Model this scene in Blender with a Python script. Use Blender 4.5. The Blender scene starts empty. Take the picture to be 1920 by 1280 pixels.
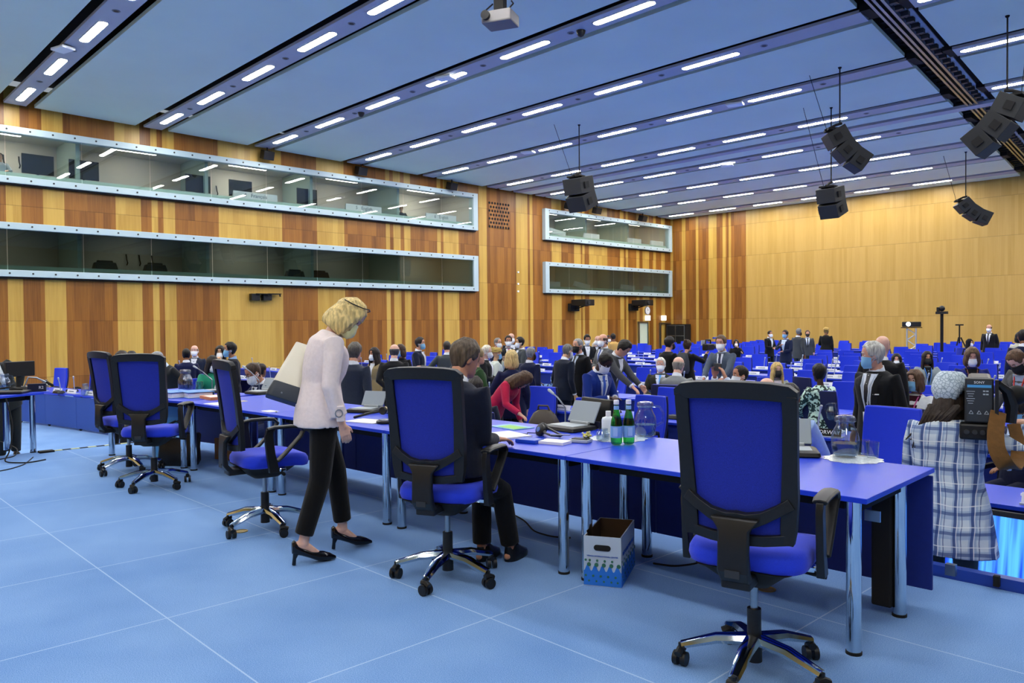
import bpy, bmesh, math, random
from mathutils import Vector as V, Matrix, Euler
random.seed(7)
SC = bpy.context.scene
COL = SC.collection
PI = math.pi
LF = -0.50                      # delegates' floor; the podium floor is z = 0
# ------------------------------------------------------------------ camera frame (room axes measured from the perspective)
FPX = 1462.0
CAM = V((22.0, 0.0, 1.52))
_a = V((-435-960, 622-640, FPX)).normalized(); _b = V((2493-960, 596-640, FPX)).normalized()
_X = -_a; _Y = (_b - _b.dot(_X)*_X).normalized(); _Z = _X.cross(_Y)
def c2w(v): return V((_X.dot(v), _Y.dot(v), _Z.dot(v)))
def ray(x, y): return c2w(V((x-960, y-640, FPX)))
def at_z(x, y, z):
    r = ray(x, y); return CAM + r*((z-CAM.z)/r.z)
def at_x(x, y, X=-6.0):
    r = ray(x, y); return CAM + r*((X-CAM.x)/r.x)
def at_y(x, y, Y=40.24):
    r = ray(x, y); return CAM + r*((Y-CAM.y)/r.y)
def at_d(x, y, D): return CAM + ray(x, y)*(D/FPX)
def rot2(v, a): return V((v[0]*math.cos(a)-v[1]*math.sin(a), v[0]*math.sin(a)+v[1]*math.cos(a), v[2] if len(v) > 2 else 0))
WORDS = ['first','second','third','fourth','fifth','sixth','seventh','eighth','ninth','tenth','eleventh','twelfth','thirteenth','fourteenth','fifteenth','sixteenth','seventeenth','eighteenth']
# ------------------------------------------------------------------ objects
def put(o, parent=None):
    COL.objects.link(o)
    if parent is not None: o.parent = parent
    return o
def tag(o, label=None, cat=None, group=None, kind=None):
    if label: o['label'] = label
    if cat: o['category'] = cat
    if group: o['group'] = group
    if kind: o['kind'] = kind
    return o
def thing(name, label, cat, loc=(0,0,0), rz=0.0, group=None):
    o = bpy.data.objects.new(name, None); o.empty_display_size = .1
    o.location = loc; o.rotation_euler = (0, 0, rz); put(o)
    return tag(o, label, cat, group)
def kids(o): return [c for c in KIDS.get(o.name, [])]
KIDS = {}
def reg(o, parent):
    if parent is not None: KIDS.setdefault(parent.name, []).append(o)
def copy_tree(o, parent=None):
    c = o.copy(); COL.objects.link(c)
    if parent is not None: c.parent = parent; reg(c, parent)
    for ch in KIDS.get(o.name, []): copy_tree(ch, c)
    return c
def dup(o, loc, rz, label=None, group=None):
    c = copy_tree(o); c.location = loc; c.rotation_euler = (0, 0, rz)
    if label: c['label'] = label
    if group: c['group'] = group
    return c
# ------------------------------------------------------------------ mesh collector
def frames(pts):
    n = len(pts); T = []
    for i in range(n):
        a = pts[max(0, i-1)]; b = pts[min(n-1, i+1)]
        t = (b-a); T.append(t.normalized() if t.length > 1e-9 else V((0,0,1)))
    up = V((0,0,1)) if abs(T[0].z) < .9 else V((0,1,0))
    u = (up - up.dot(T[0])*T[0]).normalized(); out = []
    for i in range(n):
        u = (u - u.dot(T[i])*T[i])
        u = u.normalized() if u.length > 1e-6 else T[i].orthogonal().normalized()
        out.append((T[i], u, T[i].cross(u)))
    return out
class G:
    def __init__(s): s.v = []; s.f = []; s.m = []
    def add(s, vs, fs, mi=0):
        b = len(s.v); s.v += [tuple(p) for p in vs]
        s.f += [tuple(i+b for i in f) for f in fs]; s.m += [mi]*len(fs)
    def loft(s, rings, cap=True, mi=0, closed=False):
        n = len(rings[0]); vs = [p for r in rings for p in r]; fs = []
        k = len(rings)
        for i in range(k if closed else k-1):
            j2 = (i+1) % k
            for j in range(n):
                a = i*n+j; b = i*n+(j+1) % n; c = j2*n+(j+1) % n; d = j2*n+j
                fs.append((a, b, c, d))
        if cap and not closed:
            fs.append(tuple(range(n-1, -1, -1))); fs.append(tuple((k-1)*n+j for j in range(n)))
        s.add(vs, fs, mi); return s
    def tube(s, pts, rad, n=10, mi=0, cap=True, squash=None, closed=False, rnd=False):
        pts = [V(p) for p in pts]
        if not hasattr(rad, '__len__'): rad = [rad]*len(pts)
        rad = list(rad)
        if rnd:
            d0 = (pts[0]-pts[1]).normalized(); d1 = (pts[-1]-pts[-2]).normalized(); r0, r1 = rad[0], rad[-1]
            pts = [pts[0]+d0*r0*.95, pts[0]+d0*r0*.7] + pts + [pts[-1]+d1*r1*.7, pts[-1]+d1*r1*.95]
            rad = [r0*.3, r0*.72] + rad + [r1*.72, r1*.3]
        fr = frames(pts); rings = []
        for i, p in enumerate(pts):
            t, u, w = fr[i]; sq = squash or (1, 1)
            rings.append([p + u*(rad[i]*sq[0]*math.cos(2*PI*j/n)) + w*(rad[i]*sq[1]*math.sin(2*PI*j/n)) for j in range(n)])
        return s.loft(rings, cap, mi, closed)
    def cyl(s, a, b, r0, r1=None, n=16, mi=0): return s.tube([a, b], [r0, r0 if r1 is None else r1], n, mi)
    def box(s, c, d, M=None, mi=0, taper=1.0):
        x, y, z = d[0]/2, d[1]/2, d[2]/2; c = V(c)
        P = [V((i*x*(taper if k > 0 else 1), j*y*(taper if k > 0 else 1), k*z)) for k in (-1, 1) for j in (-1, 1) for i in (-1, 1)]
        P = [(M @ p if M is not None else p) + c for p in P]
        s.add(P, [(0,2,3,1),(4,5,7,6),(0,1,5,4),(2,6,7,3),(0,4,6,2),(1,3,7,5)], mi); return s
    def sphere(s, c, r, nu=16, nv=10, mi=0, M=None):
        if not hasattr(r, '__len__'): r = (r, r, r)
        c = V(c); rings = []
        for i in range(nv+1):
            t = PI*(i+.02)/(nv+.04); z = -math.cos(t); q = math.sin(t); ring = []
            for j in range(nu):
                p = V((r[0]*q*math.cos(2*PI*j/nu), r[1]*q*math.sin(2*PI*j/nu), r[2]*z))
                ring.append((M @ p if M is not None else p) + c)
            rings.append(ring)
        return s.loft(rings, True, mi)
    def lathe(s, c, prof, n=24, mi=0, M=None, cap=True):
        c = V(c); rings = []
        for r, z in prof:
            ring = []
            for j in range(n):
                p = V((r*math.cos(2*PI*j/n), r*math.sin(2*PI*j/n), z)); ring.append((M @ p if M is not None else p)+c)
            rings.append(ring)
        return s.loft(rings, cap, mi)
    def prism(s, poly, z0, z1, M=None, mi=0):
        def T(p): p = V(p); return M @ p if M is not None else p
        return s.loft([[T((x, y, z0)) for x, y in poly], [T((x, y, z1)) for x, y in poly]], True, mi)
    def grid(s, P, mi=0, thick=None):
        # P rows x cols of points; with thick = offset vectors grid gives a closed shell
        a, b = len(P), len(P[0]); idx = lambda i, j: i*b+j
        vs = [p for r in P for p in r]; fs = [(idx(i,j), idx(i,j+1), idx(i+1,j+1), idx(i+1,j)) for i in range(a-1) for j in range(b-1)]
        if thick is not None:
            o = len(vs); vs = vs + [P[i][j]+thick[i][j] for i in range(a) for j in range(b)]
            fs += [tuple(o+k for k in reversed(f)) for f in fs]
            rim = [idx(0,j) for j in range(b)] + [idx(i,b-1) for i in range(1,a)] + [idx(a-1,j) for j in range(b-2,-1,-1)] + [idx(i,0) for i in range(a-2,0,-1)]
            for k in range(len(rim)):
                p, q = rim[k], rim[(k+1) % len(rim)]; fs.append((q, p, p+o, q+o))
        s.add(vs, fs, mi); return s
    def xf(s, M): s.v = [tuple(M @ V(p)) for p in s.v]; return s
    def mesh(s, name, mats, smooth=True, sharp=40):
        me = bpy.data.meshes.new(name); me.from_pydata(s.v, [], s.f)
        for m in (mats if isinstance(mats, (list, tuple)) else [mats]): me.materials.append(m)
        me.polygons.foreach_set('material_index', s.m)
        bm = bmesh.new(); bm.from_mesh(me); bmesh.ops.recalc_face_normals(bm, faces=bm.faces); bm.to_mesh(me); bm.free()
        if smooth:
            me.polygons.foreach_set('use_smooth', [True]*len(me.polygons))
            me.set_sharp_from_angle(angle=math.radians(sharp))
        me.update(); return me
    def build(s, name, mats, parent=None, smooth=True, bevel=0, loc=None, rz=None, sharp=40, voxel=0, sm=3, seg=2, sub=0):
        o = bpy.data.objects.new(name, s.mesh(name, mats, smooth, sharp)); put(o, parent); reg(o, parent)
        if loc is not None: o.location = loc
        if rz is not None: o.rotation_euler = (0, 0, rz)
        if bevel:
            b = o.modifiers.new('bevel', 'BEVEL'); b.width = bevel; b.segments = seg; b.limit_method = 'ANGLE'; b.angle_limit = math.radians(35)
        if sub:
            b = o.modifiers.new('sub', 'SUBSURF'); b.levels = sub; b.render_levels = sub
        if voxel:
            r = o.modifiers.new('remesh', 'REMESH'); r.mode = 'VOXEL'; r.voxel_size = voxel; r.use_smooth_shade = True
            q = o.modifiers.new('smooth', 'SMOOTH'); q.factor = .5; q.iterations = sm
        return o
# ------------------------------------------------------------------ materials
def lin(h):
    if isinstance(h, str):
        h = h.lstrip('#'); h = [int(h[i:i+2], 16)/255 for i in (0, 2, 4)]
        h = [c/12.92 if c <= .04045 else ((c+.055)/1.055)**2.4 for c in h]
    return (h[0], h[1], h[2], 1.0)
MATS = {}
def nd(t, typ, **kw):
    n = t.nodes.new(typ)
    for k, v in kw.items(): setattr(n, k, v)
    return n
def mat(name, col, rough=.5, metal=0, noise=0, nscale=20, stretch=(1,1,1), bump=0, bscale=None, spec=.5, sheen=0, trans=0, ior=1.45, emit=0, ecol=None, alpha=1, coat=0):
    if name in MATS: return MATS[name]
    m = bpy.data.materials.new(name); m.use_nodes = True; t = m.node_tree; b = t.nodes['Principled BSDF']
    c = lin(col)
    b.inputs['Base Color'].default_value = c; b.inputs['Roughness'].default_value = rough; b.inputs['Metallic'].default_value = metal
    b.inputs['Specular IOR Level'].default_value = spec; b.inputs['IOR'].default_value = ior
    b.inputs['Transmission Weight'].default_value = trans; b.inputs['Alpha'].default_value = alpha
    b.inputs['Sheen Weight'].default_value = sheen; b.inputs['Coat Weight'].default_value = coat
    if emit: b.inputs['Emission Color'].default_value = lin(ecol or col); b.inputs['Emission Strength'].default_value = emit
    tc = nd(t, 'ShaderNodeTexCoord'); mp = nd(t, 'ShaderNodeMapping'); mp.inputs['Scale'].default_value = stretch
    t.links.new(tc.outputs['Object'], mp.inputs['Vector'])
    if noise:
        n = nd(t, 'ShaderNodeTexNoise'); n.inputs['Scale'].default_value = nscale; n.inputs['Detail'].default_value = 4
        t.links.new(mp.outputs[0], n.inputs['Vector'])
        r = nd(t, 'ShaderNodeMapRange'); r.inputs['From Min'].default_value = .3; r.inputs['From Max'].default_value = .7
        r.inputs['To Min'].default_value = 1-noise; r.inputs['To Max'].default_value = 1+noise; t.links.new(n.outputs['Fac'], r.inputs['Value'])
        x = nd(t, 'ShaderNodeVectorMath', operation='SCALE'); x.inputs[0].default_value = c[:3]; t.links.new(r.outputs[0], x.inputs['Scale'])
        t.links.new(x.outputs[0], b.inputs['Base Color'])
    if bump:
        n2 = nd(t, 'ShaderNodeTexNoise'); n2.inputs['Scale'].default_value = bscale or nscale; n2.inputs['Detail'].default_value = 3
        t.links.new(mp.outputs[0], n2.inputs['Vector'])
        bp = nd(t, 'ShaderNodeBump'); bp.inputs['Strength'].default_value = bump; bp.inputs['Distance'].default_value = .01
        t.links.new(n2.outputs['Fac'], bp.inputs['Height']); t.links.new(bp.outputs[0], b.inputs['Normal'])
    MATS[name] = m; return m
def wood(name, cd, cl, jz, fq=4.3):
    # veneer: vertical grain, random tone per plank, thin horizontal joints
    m = bpy.data.materials.new(name); m.use_nodes = True; t = m.node_tree; b = t.nodes['Principled BSDF']; L = t.links.new
    tc = nd(t, 'ShaderNodeTexCoord'); sp = nd(t, 'ShaderNodeSeparateXYZ'); L(tc.outputs['Object'], sp.inputs[0])
    ad = nd(t, 'ShaderNodeMath', operation='ADD'); L(sp.outputs[0], ad.inputs[0]); L(sp.outputs[1], ad.inputs[1])
    w = nd(t, 'ShaderNodeMath', operation='MULTIPLY'); L(ad.outputs[0], w.inputs[0]); w.inputs[1].default_value = fq
    zz = nd(t, 'ShaderNodeMath', operation='MULTIPLY'); L(sp.outputs[2], zz.inputs[0]); zz.inputs[1].default_value = 1/1.78
    f1 = nd(t, 'ShaderNodeMath', operation='FLOOR'); L(w.outputs[0], f1.inputs[0]); f2 = nd(t, 'ShaderNodeMath', operation='FLOOR'); L(zz.outputs[0], f2.inputs[0])
    cb = nd(t, 'ShaderNodeCombineXYZ'); L(f1.outputs[0], cb.inputs[0]); L(f2.outputs[0], cb.inputs[1])
    wn = nd(t, 'ShaderNodeTexWhiteNoise', noise_dimensions='2D'); L(cb.outputs[0], wn.inputs['Vector'])
    gm = nd(t, 'ShaderNodeMapping'); gm.inputs['Scale'].default_value = (26, 26, .9); L(tc.outputs['Object'], gm.inputs[0])
    gn = nd(t, 'ShaderNodeTexNoise'); gn.inputs['Scale'].default_value = 1; gn.inputs['Detail'].default_value = 5; L(gm.outputs[0], gn.inputs['Vector'])
    mx = nd(t, 'ShaderNodeMath', operation='MULTIPLY'); L(gn.outputs['Fac'], mx.inputs[0]); mx.inputs[1].default_value = .9
    m2 = nd(t, 'ShaderNodeMath', operation='MULTIPLY_ADD'); L(wn.outputs['Value'], m2.inputs[0]); m2.inputs[1].default_value = .55; L(mx.outputs[0], m2.inputs[2])
    rp = nd(t, 'ShaderNodeValToRGB'); L(m2.outputs[0], rp.inputs[0])
    rp.color_ramp.elements[0].position = .25; rp.color_ramp.elements[0].color = lin(cd); rp.color_ramp.elements[1].position = 1; rp.color_ramp.elements[1].color = lin(cl)
    fr = nd(t, 'ShaderNodeMath', operation='FRACT'); L(zz.outputs[0], fr.inputs[0])
    lt = nd(t, 'ShaderNodeMath', operation='GREATER_THAN'); L(fr.outputs[0], lt.inputs[0]); lt.inputs[1].default_value = .011
    mr = nd(t, 'ShaderNodeMapRange'); L(lt.outputs[0], mr.inputs[0]); mr.inputs['To Min'].default_value = .62
    x = nd(t, 'ShaderNodeVectorMath', operation='SCALE'); L(rp.outputs[0], x.inputs[0]); L(mr.outputs[0], x.inputs['Scale']); L(x.outputs[0], b.inputs['Base Color'])
    b.inputs['Roughness'].default_value = .38; b.inputs['Specular IOR Level'].default_value = .4
    return m
def glass(name, tint='#eef6f4', refl=.12, rough=0.0):
    m = bpy.data.materials.new(name); m.use_nodes = True; t = m.node_tree; t.nodes.clear(); L = t.links.new
    o = nd(t, 'ShaderNodeOutputMaterial'); a = nd(t, 'ShaderNodeBsdfTransparent'); a.inputs[0].default_value = lin(tint)
    g = nd(t, 'ShaderNodeBsdfGlossy'); g.inputs['Roughness'].default_value = rough
    lw = nd(t, 'ShaderNodeLayerWeight'); lw.inputs[0].default_value = .5; p3 = nd(t, 'ShaderNodeMath', operation='POWER'); L(lw.outputs['Facing'], p3.inputs[0]); p3.inputs[1].default_value = 3.5
    fr = nd(t, 'ShaderNodeMath', operation='MULTIPLY'); L(p3.outputs[0], fr.inputs[0]); fr.inputs[1].default_value = .7
    ad = nd(t, 'ShaderNodeMath', operation='ADD', use_clamp=True); L(fr.outputs[0], ad.inputs[0]); ad.inputs[1].default_value = refl
    mx = nd(t, 'ShaderNodeMixShader'); L(ad.outputs[0], mx.inputs[0]); L(a.outputs[0], mx.inputs[1]); L(g.outputs[0], mx.inputs[2]); L(mx.outputs[0], o.inputs[0])
    return m
M_WD = wood('dark_veneer', '#673b12', '#9a6526', 0); M_WM = wood('mid_veneer', '#8c5f26', '#b3803e', 0); M_WL = wood('light_veneer', '#ab8438', '#c9a450', 0)
M_WB = wood('back_veneer', '#b08d42', '#c09c54', 0, 7.5)
M_CARP = None
def carpet():
    m = bpy.data.materials.new('blue_carpet'); m.use_nodes = True; t = m.node_tree; b = t.nodes['Principled BSDF']; L = t.links.new
    tc = nd(t, 'ShaderNodeTexCoord'); n = nd(t, 'ShaderNodeTexNoise'); n.inputs['Scale'].default_value = 260; n.inputs['Detail'].default_value = 2; L(tc.outputs['Object'], n.inputs['Vector'])
    n2 = nd(t, 'ShaderNodeTexNoise'); n2.inputs['Scale'].default_value = 1.1; n2.inputs['Detail'].default_value = 3; L(tc.outputs['Object'], n2.inputs['Vector'])
    a = nd(t, 'ShaderNodeMath', operation='MULTIPLY_ADD'); L(n2.outputs['Fac'], a.inputs[0]); a.inputs[1].default_value = .35; L(n.outputs['Fac'], a.inputs[2])
    rp = nd(t, 'ShaderNodeValToRGB'); L(a.outputs[0], rp.inputs[0])
    rp.color_ramp.elements[0].position = .45; rp.color_ramp.elements[0].color = lin('#4d79ba'); rp.color_ramp.elements[1].position = .95; rp.color_ramp.elements[1].color = lin('#93b7e4')
    # pale seams between the raised-floor panels
    sp = nd(t, 'ShaderNodeSeparateXYZ'); L(tc.outputs['Object'], sp.inputs[0]); prev = None
    for k, (off, per) in enumerate(((1.0, 1.2), (1.485, 1.2))):
        s1 = nd(t, 'ShaderNodeMath', operation='SUBTRACT'); L(sp.outputs[k], s1.inputs[0]); s1.inputs[1].default_value = off-per/2
        s2 = nd(t, 'ShaderNodeMath', operation='PINGPONG'); L(s1.outputs[0], s2.inputs[0]); s2.inputs[1].default_value = per/2
        s3 = nd(t, 'ShaderNodeMath', operation='GREATER_THAN'); L(s2.outputs[0], s3.inputs[0]); s3.inputs[1].default_value = per/2-.004
        if prev is None: prev = s3
        else:
            q = nd(t, 'ShaderNodeMath', operation='MAXIMUM'); L(prev.outputs[0], q.inputs[0]); L(s3.outputs[0], q.inputs[1]); prev = q
    zq = nd(t, 'ShaderNodeMath', operation='GREATER_THAN'); L(sp.outputs[2], zq.inputs[0]); zq.inputs[1].default_value = -.02
    q = nd(t, 'ShaderNodeMath', operation='MULTIPLY'); L(prev.outputs[0], q.inputs[0]); L(zq.outputs[0], q.inputs[1])
    q2 = nd(t, 'ShaderNodeMath', operation='MULTIPLY'); L(q.outputs[0], q2.inputs[0]); q2.inputs[1].default_value = .55
    mx = nd(t, 'ShaderNodeMixRGB'); L(q2.outputs[0], mx.inputs[0]); L(rp.outputs[0], mx.inputs[1]); mx.inputs[2].default_value = lin('#b9d0e6'); L(mx.outputs[0], b.inputs['Base Color'])
    b.inputs['Roughness'].default_value = .95; b.inputs['Specular IOR Level'].default_value = .1
    bp = nd(t, 'ShaderNodeBump'); bp.inputs['Strength'].default_value = .35; bp.inputs['Distance'].default_value = .004; L(n.outputs['Fac'], bp.inputs['Height']); L(bp.outputs[0], b.inputs['Normal'])
    return m
M_CARP = carpet()
M_CEIL = mat('ceiling_panel', '#d4e6d8', .6, noise=.03, nscale=.5)
M_TRAY = mat('light_tray', '#aeb4bf', .5)
M_DARK = mat('plenum_black', '#0c0d10', .8)
M_TUBE = mat('tube_light', '#ffffff', .5, emit=60, ecol='#fffaf2')
M_ALU = mat('window_aluminium', '#b4cad0', .4)
M_GLASS = glass('booth_glass', '#eaf0ee', .07)
M_GLASS2 = glass('lower_booth_glass', '#bcc6c3', .05)  # darker copy of the booth glass, dimness of the unlit row put into its tint
M_BLACK = mat('black_plastic', '#101113', .45, noise=.2, nscale=60)
M_BLACKM = mat('matt_black', '#0a0a0b', .8)
M_GREYD = mat('dark_grey', '#2c2f33', .5)
M_GREY = mat('mid_grey', '#82888f', .5)
M_LGREY = mat('light_grey', '#aab4bd', .45)
M_WHITE = mat('white_card', '#eef1f2', .6)
M_PAPER = mat('paper', '#f4f4f0', .8)
M_CHROME = mat('chrome', '#c9d2da', .08, metal=1)
M_STEEL = mat('steel', '#9aa2a8', .3, metal=1)
M_BLUET = mat('blue_tabletop', '#1e40d2', .33, spec=.4)
M_BLUEP = mat('blue_panel', '#142a80', .55, noise=.04, nscale=40)
M_BLUEC = mat('blue_upholstery', '#1536d2', .85, noise=.06, nscale=220, sheen=.15, bump=.08)
M_BLUEM = mat('blue_mesh', '#13279e', .7, noise=.35, nscale=420, bump=.25)
M_NAVY = mat('navy_plate', '#0c1330', .5)
M_CLEAR = glass('clear_glass', '#eaf1f6', .09)
M_WATER = glass('water', '#d5e4f2', .10)
M_SILVER = mat('silver_doily', '#dfe5e6', .3, metal=.5, noise=.25, nscale=90, bump=.6)
M_REDW = mat('red', '#b01830', .6)
# ================================================================== ROOM
def zc(Y): return 8.5 - .0145*Y
WX, WY = -6.0, 40.24
BANDS_Y = [5.14,5.35,5.76,6.35,6.95,8.48,9.28,9.63,9.84,10.02,10.42,11.98,14.47,15.98,17.23,19.28,19.49,19.67,20.05,20.24,20.58,22.07,22.28,22.43,23.33,24.59,25.1,27.05,27.86,28.01,28.22,29.62,30.36,31.37,31.91,32.03,32.22,32.59,34.15,35.29,35.64,35.83,36.03,36.81,37.09,37.4,38.05,38.45,38.72,39.26,39.65,WY]
BANDS_Y = [-9,-6,-4.9,-3.2,-2.4,-.4,.6,2.2,3.0,4.3] + BANDS_Y[1:]
# material per band: alternate dark / light, first listed band is dark
def wall_left():
    g = G(); ys = list(BANDS_Y); wins = [(3.2, 24.35, 3.16, 4.78), (3.2, 24.35, 6.02, 7.71), (28.93, 40.1, 3.19, 4.75), (28.93, 40.1, 5.92, 7.48)]
    i0 = ys.index(5.35); cuts = sorted(set(ys + [3.2, 24.35, 28.93, 40.1]))
    def tone(y):
        k = max(i for i in range(len(ys)) if ys[i] <= y+1e-6); return 0 if (k-i0) % 2 == 1 else 1
    for a, b in zip(cuts[:-1], cuts[1:]):
        mid = (a+b)/2; zs = [LF, 9.0]
        for w in wins:
            if w[0] < mid < w[1]: zs += [w[2], w[3]]
        zs = sorted(zs); mi = 1-tone(mid)
        for q in range(0, len(zs), 2):
            g.add([(WX,a,zs[q]),(WX,b,zs[q]),(WX,b,zs[q+1]),(WX,a,zs[q+1])], [(0,1,2,3)], mi)
    o = g.build('wall_left', [M_WL, M_WD], smooth=False); tag(o, kind='structure')
wall_left()
def wall_back():
    g = G(); xs = [WX,-5.81,-5.17,-4.91,-4.19,-4.01,-3.32,-2.78,-2.39,-2.18,-1.99,-1.84,-.89, 40]
    for k, (a, b) in enumerate(zip(xs[:-1], xs[1:])):
        mi = 2 if k == len(xs)-2 else (0 if k % 2 == 0 else 1)
        g.add([(a,WY,LF),(b,WY,LF),(b,WY,9),(a,WY,9)], [(0,1,2,3)], mi)
    tag(g.build('wall_back', [M_WL, M_WD, M_WB], smooth=False), kind='structure')
wall_back()
for nm, q in (('wall_front', [(WX,-9,LF),(40,-9,LF),(40,-9,9),(WX,-9,9)]), ('wall_right', [(40,-9,LF),(40,WY,LF),(40,WY,9),(40,-9,9)])):
    g = G(); g.add(q, [(0,1,2,3)]); tag(g.build(nm, M_WB, smooth=False), kind='structure')
# floors
g = G(); g.box((17, 17, LF-.05), (46.2, 66, .1)); tag(g.build('floor', M_CARP, smooth=False), kind='structure')
g = G(); g.prism([(10.95,-8),(40,-8),(40,5.02),(10.95,5.02)], LF+.002, 0); tag(g.build('floor_podium', M_CARP, smooth=False), kind='structure')
# blue kerb along the podium edge and hazard tape at the step
g = G(); g.box((30.1, 5.06, -.1), (19.6, .07, .33)); kb = g.build('trim_1', mat('kerb_blue', '#1d3f9e', .5), smooth=False); tag(kb, kind='structure')
def hazard():
    g = G(); n = 24; y0, y1 = 2.55, 4.9
    for i in range(n):
        a = y0+(y1-y0)*i/n; b = y0+(y1-y0)*(i+1)/n
        g.box((11.0, (a+b)/2, .004), (.05, b-a, .006), mi=i % 2)
    g.box((11.05, 2.46, .012), (.12, .16, .02), mi=1)
    tag(g.build('step_edge_tape', [mat('hazard_yellow', '#d5d79a', .7), M_BLACKM], smooth=False), 'black and yellow striped tape along the podium step at the left', 'tape')
hazard()
# ------------------------------------------------------------------ ceiling
STRIPS = [(5.6,-4.41,3.284,3,7),(9.65,-4.09,3.095,5,7),(13.61,-4.01,3.069,6,7),(17.58,-3.98,2.996,7,7),(21.44,-3.91,2.927,7,7),(25.27,-3.87,2.855,7,7),(28.53,-4.15,2.868,7,7),(32.04,-4.12,2.809,7,7),(35.47,-4.09,2.742,7,7),(38.94,-4.33,2.728,7,7)]
def chL(Y): return 15.0-(Y-16.5)*.105
def chR(Y): return 15.95-(Y-16.5)*.085
def slab(g, y0, y1, xa, xb, dz0, dz1, mi=0):
    # xa/xb: function of Y or number
    f = lambda q, Y: q(Y) if callable(q) else q
    P = []
    for dz in (dz0, dz1):
        P += [(f(xa,y0), y0, zc(y0)+dz), (f(xb,y0), y0, zc(y0)+dz), (f(xb,y1), y1, zc(y1)+dz), (f(xa,y1), y1, zc(y1)+dz)]
    g.add(P, [(3,2,1,0),(4,5,6,7),(0,1,5,4),(1,2,6,5),(2,3,7,6),(3,0,4,7)], mi)
TW, GAP = .30, .24            # half tray width, dark slot beside it
ys = [s[0] for s in STRIPS]
edges = [(-9.0,-6.4-TW-GAP),(-6.4+TW+GAP,-2.4-TW-GAP),(-2.4+TW+GAP, 1.6-TW-GAP)] + [(1.6+TW+GAP, ys[0]-TW-GAP)] + [(a+TW+GAP, b-TW-GAP) for a, b in zip(ys[:-1], ys[1:])] + [(ys[-1]+TW+.1, WY-.05)]
g = G()
for a, b in edges:
    if a < 26.9 < b:
        slab(g, a, 26.55, WX+.12, chL, 0, .10); slab(g, 27.25, b, WX+.12, chL, 0, .10)
        slab(g, a, 26.55, chR, 40, 0, .10); slab(g, 27.25, b, chR, 40, 0, .10)
    else:
        slab(g, a, b, WX+.12, chL, 0, .10); slab(g, a, b, chR, 40, 0, .10)
tag(g.build('ceiling', M_CEIL, smooth=False, bevel=0), kind='structure')
g = G()
for y0 in [-6.4,-2.4,1.6]+ys:
    slab(g, y0-TW, y0+TW, WX+.2, chL, -.02, .05); slab(g, y0-TW, y0+TW, chR, 40, -.02, .05)
slab(g, 26.7, 27.1, WX+.2, 40, -.04, .05)
# slender seams on the panels
tag(g.build('trim_2', M_TRAY, smooth=False), kind='structure')
g = G(); slab(g, -9, WY, WX, 40, .75, .85); tag(g.build('trim_3', M_DARK, smooth=False), kind='structure')
# technical channel along the room: rails, cable tray, black brackets
g = G()
mid = lambda Y: (chL(Y)+chR(Y))/2
for off in (-.20, -.08, .06):
    slab(g, -9, WY-.1, lambda Y: mid(Y)+off-.03, lambda Y: mid(Y)+off+.03, -.02, .08, 0)
slab(g, -9, WY-.1, lambda Y: mid(Y)+.10, lambda Y: mid(Y)+.34, .10, .13, 1)
for i in range(90):
    Y = 1+i*.43
    g.box((mid(Y)+.2, Y, zc(Y)+.03), (.16, .12, .10), mi=2); g.box((chL(Y)+.18, Y, zc(Y)+.16), (.3, .05, .05), mi=3)
for y0 in ys:
    g.box((chL(y0)+.12, y0, zc(y0)+.08), (.22, .62, .16), mi=3); g.box((chR(y0)-.1, y0, zc(y0)+.08), (.2, .62, .16), mi=3)
tag(g.build('trim_4', [M_STEEL, M_TRAY, M_GREYD, M_BLACKM], smooth=False), kind='structure')
# ceiling lights
def capsule(w, l, n=8):
    P = []
    for k in range(n+1): t = -PI/2+PI*k/n; P.append((l/2-w/2+w/2*math.cos(t), w/2*math.sin(t)))
    for k in range(n+1): t = PI/2+PI*k/n; P.append((-l/2+w/2+w/2*math.cos(t), w/2*math.sin(t)))
    return P
lamp = thing('ceiling_light', 'x', 'ceiling light')
rim = capsule(.26, 1.74); inn = capsule(.20, 1.66)
g = G(); g.loft([[V((x,y,-.024)) for x,y in rim], [V((x,y,-.030)) for x,y in rim], [V((x,y,-.030)) for x,y in inn], [V((x,y,-.022)) for x,y in inn]], cap=False, closed=True)
g.build('frame', M_LGREY, lamp, sharp=30)
g = G(); g.prism(capsule(.19, 1.64), -.029, -.023); g.build('diffuser', M_TUBE, lamp, smooth=False)
spot = thing('recessed_spotlight', 'x', 'spotlight')
g = G(); g.lathe((0,0,0), [(.085,-.02),(.085,-.03),(.06,-.03),(.055,-.024)], 16); g.build('ring', M_GREY, spot)
g = G(); g.lathe((0,0,0), [(.056,-.026),(.05,-.022)], 16); g.build('lens', M_GREYD, spot)
first = [True, True]
def place_lamp(o, k, x, y, lab, grp):
    loc = (x, y, zc(y))
    if first[k]: first[k] = False; o.location = loc; o['label'] = lab; o['group'] = grp
    else: o = dup(o, loc, 0, lab, grp)
    o.rotation_euler = (-.0145, 0, 0)
for si, (y0, x0, dx, nv, n) in enumerate(STRIPS):
    row = WORDS[si]
    for i in range(n):
        x = x0+i*dx
        if x > chL(y0)-.9: break
        place_lamp(lamp, 0, x, y0, f'{WORDS[i]} strip light from the left wall, {row} ceiling row from the front', 'ceiling strip lights')
        if i < n-1 and si < 7 and (i < nv): place_lamp(spot, 1, x+dx*.5, y0, f'small round spotlight after the {WORDS[i]} strip light, {row} ceiling row', 'round ceiling spotlights')
    if si >= 1:
        for i in range(3):
            x = chR(y0)+.95+i*dx
            place_lamp(lamp, 0, x, y0, f'{WORDS[i]} strip light right of the black ceiling channel, {row} ceiling row', 'ceiling strip lights')
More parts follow.
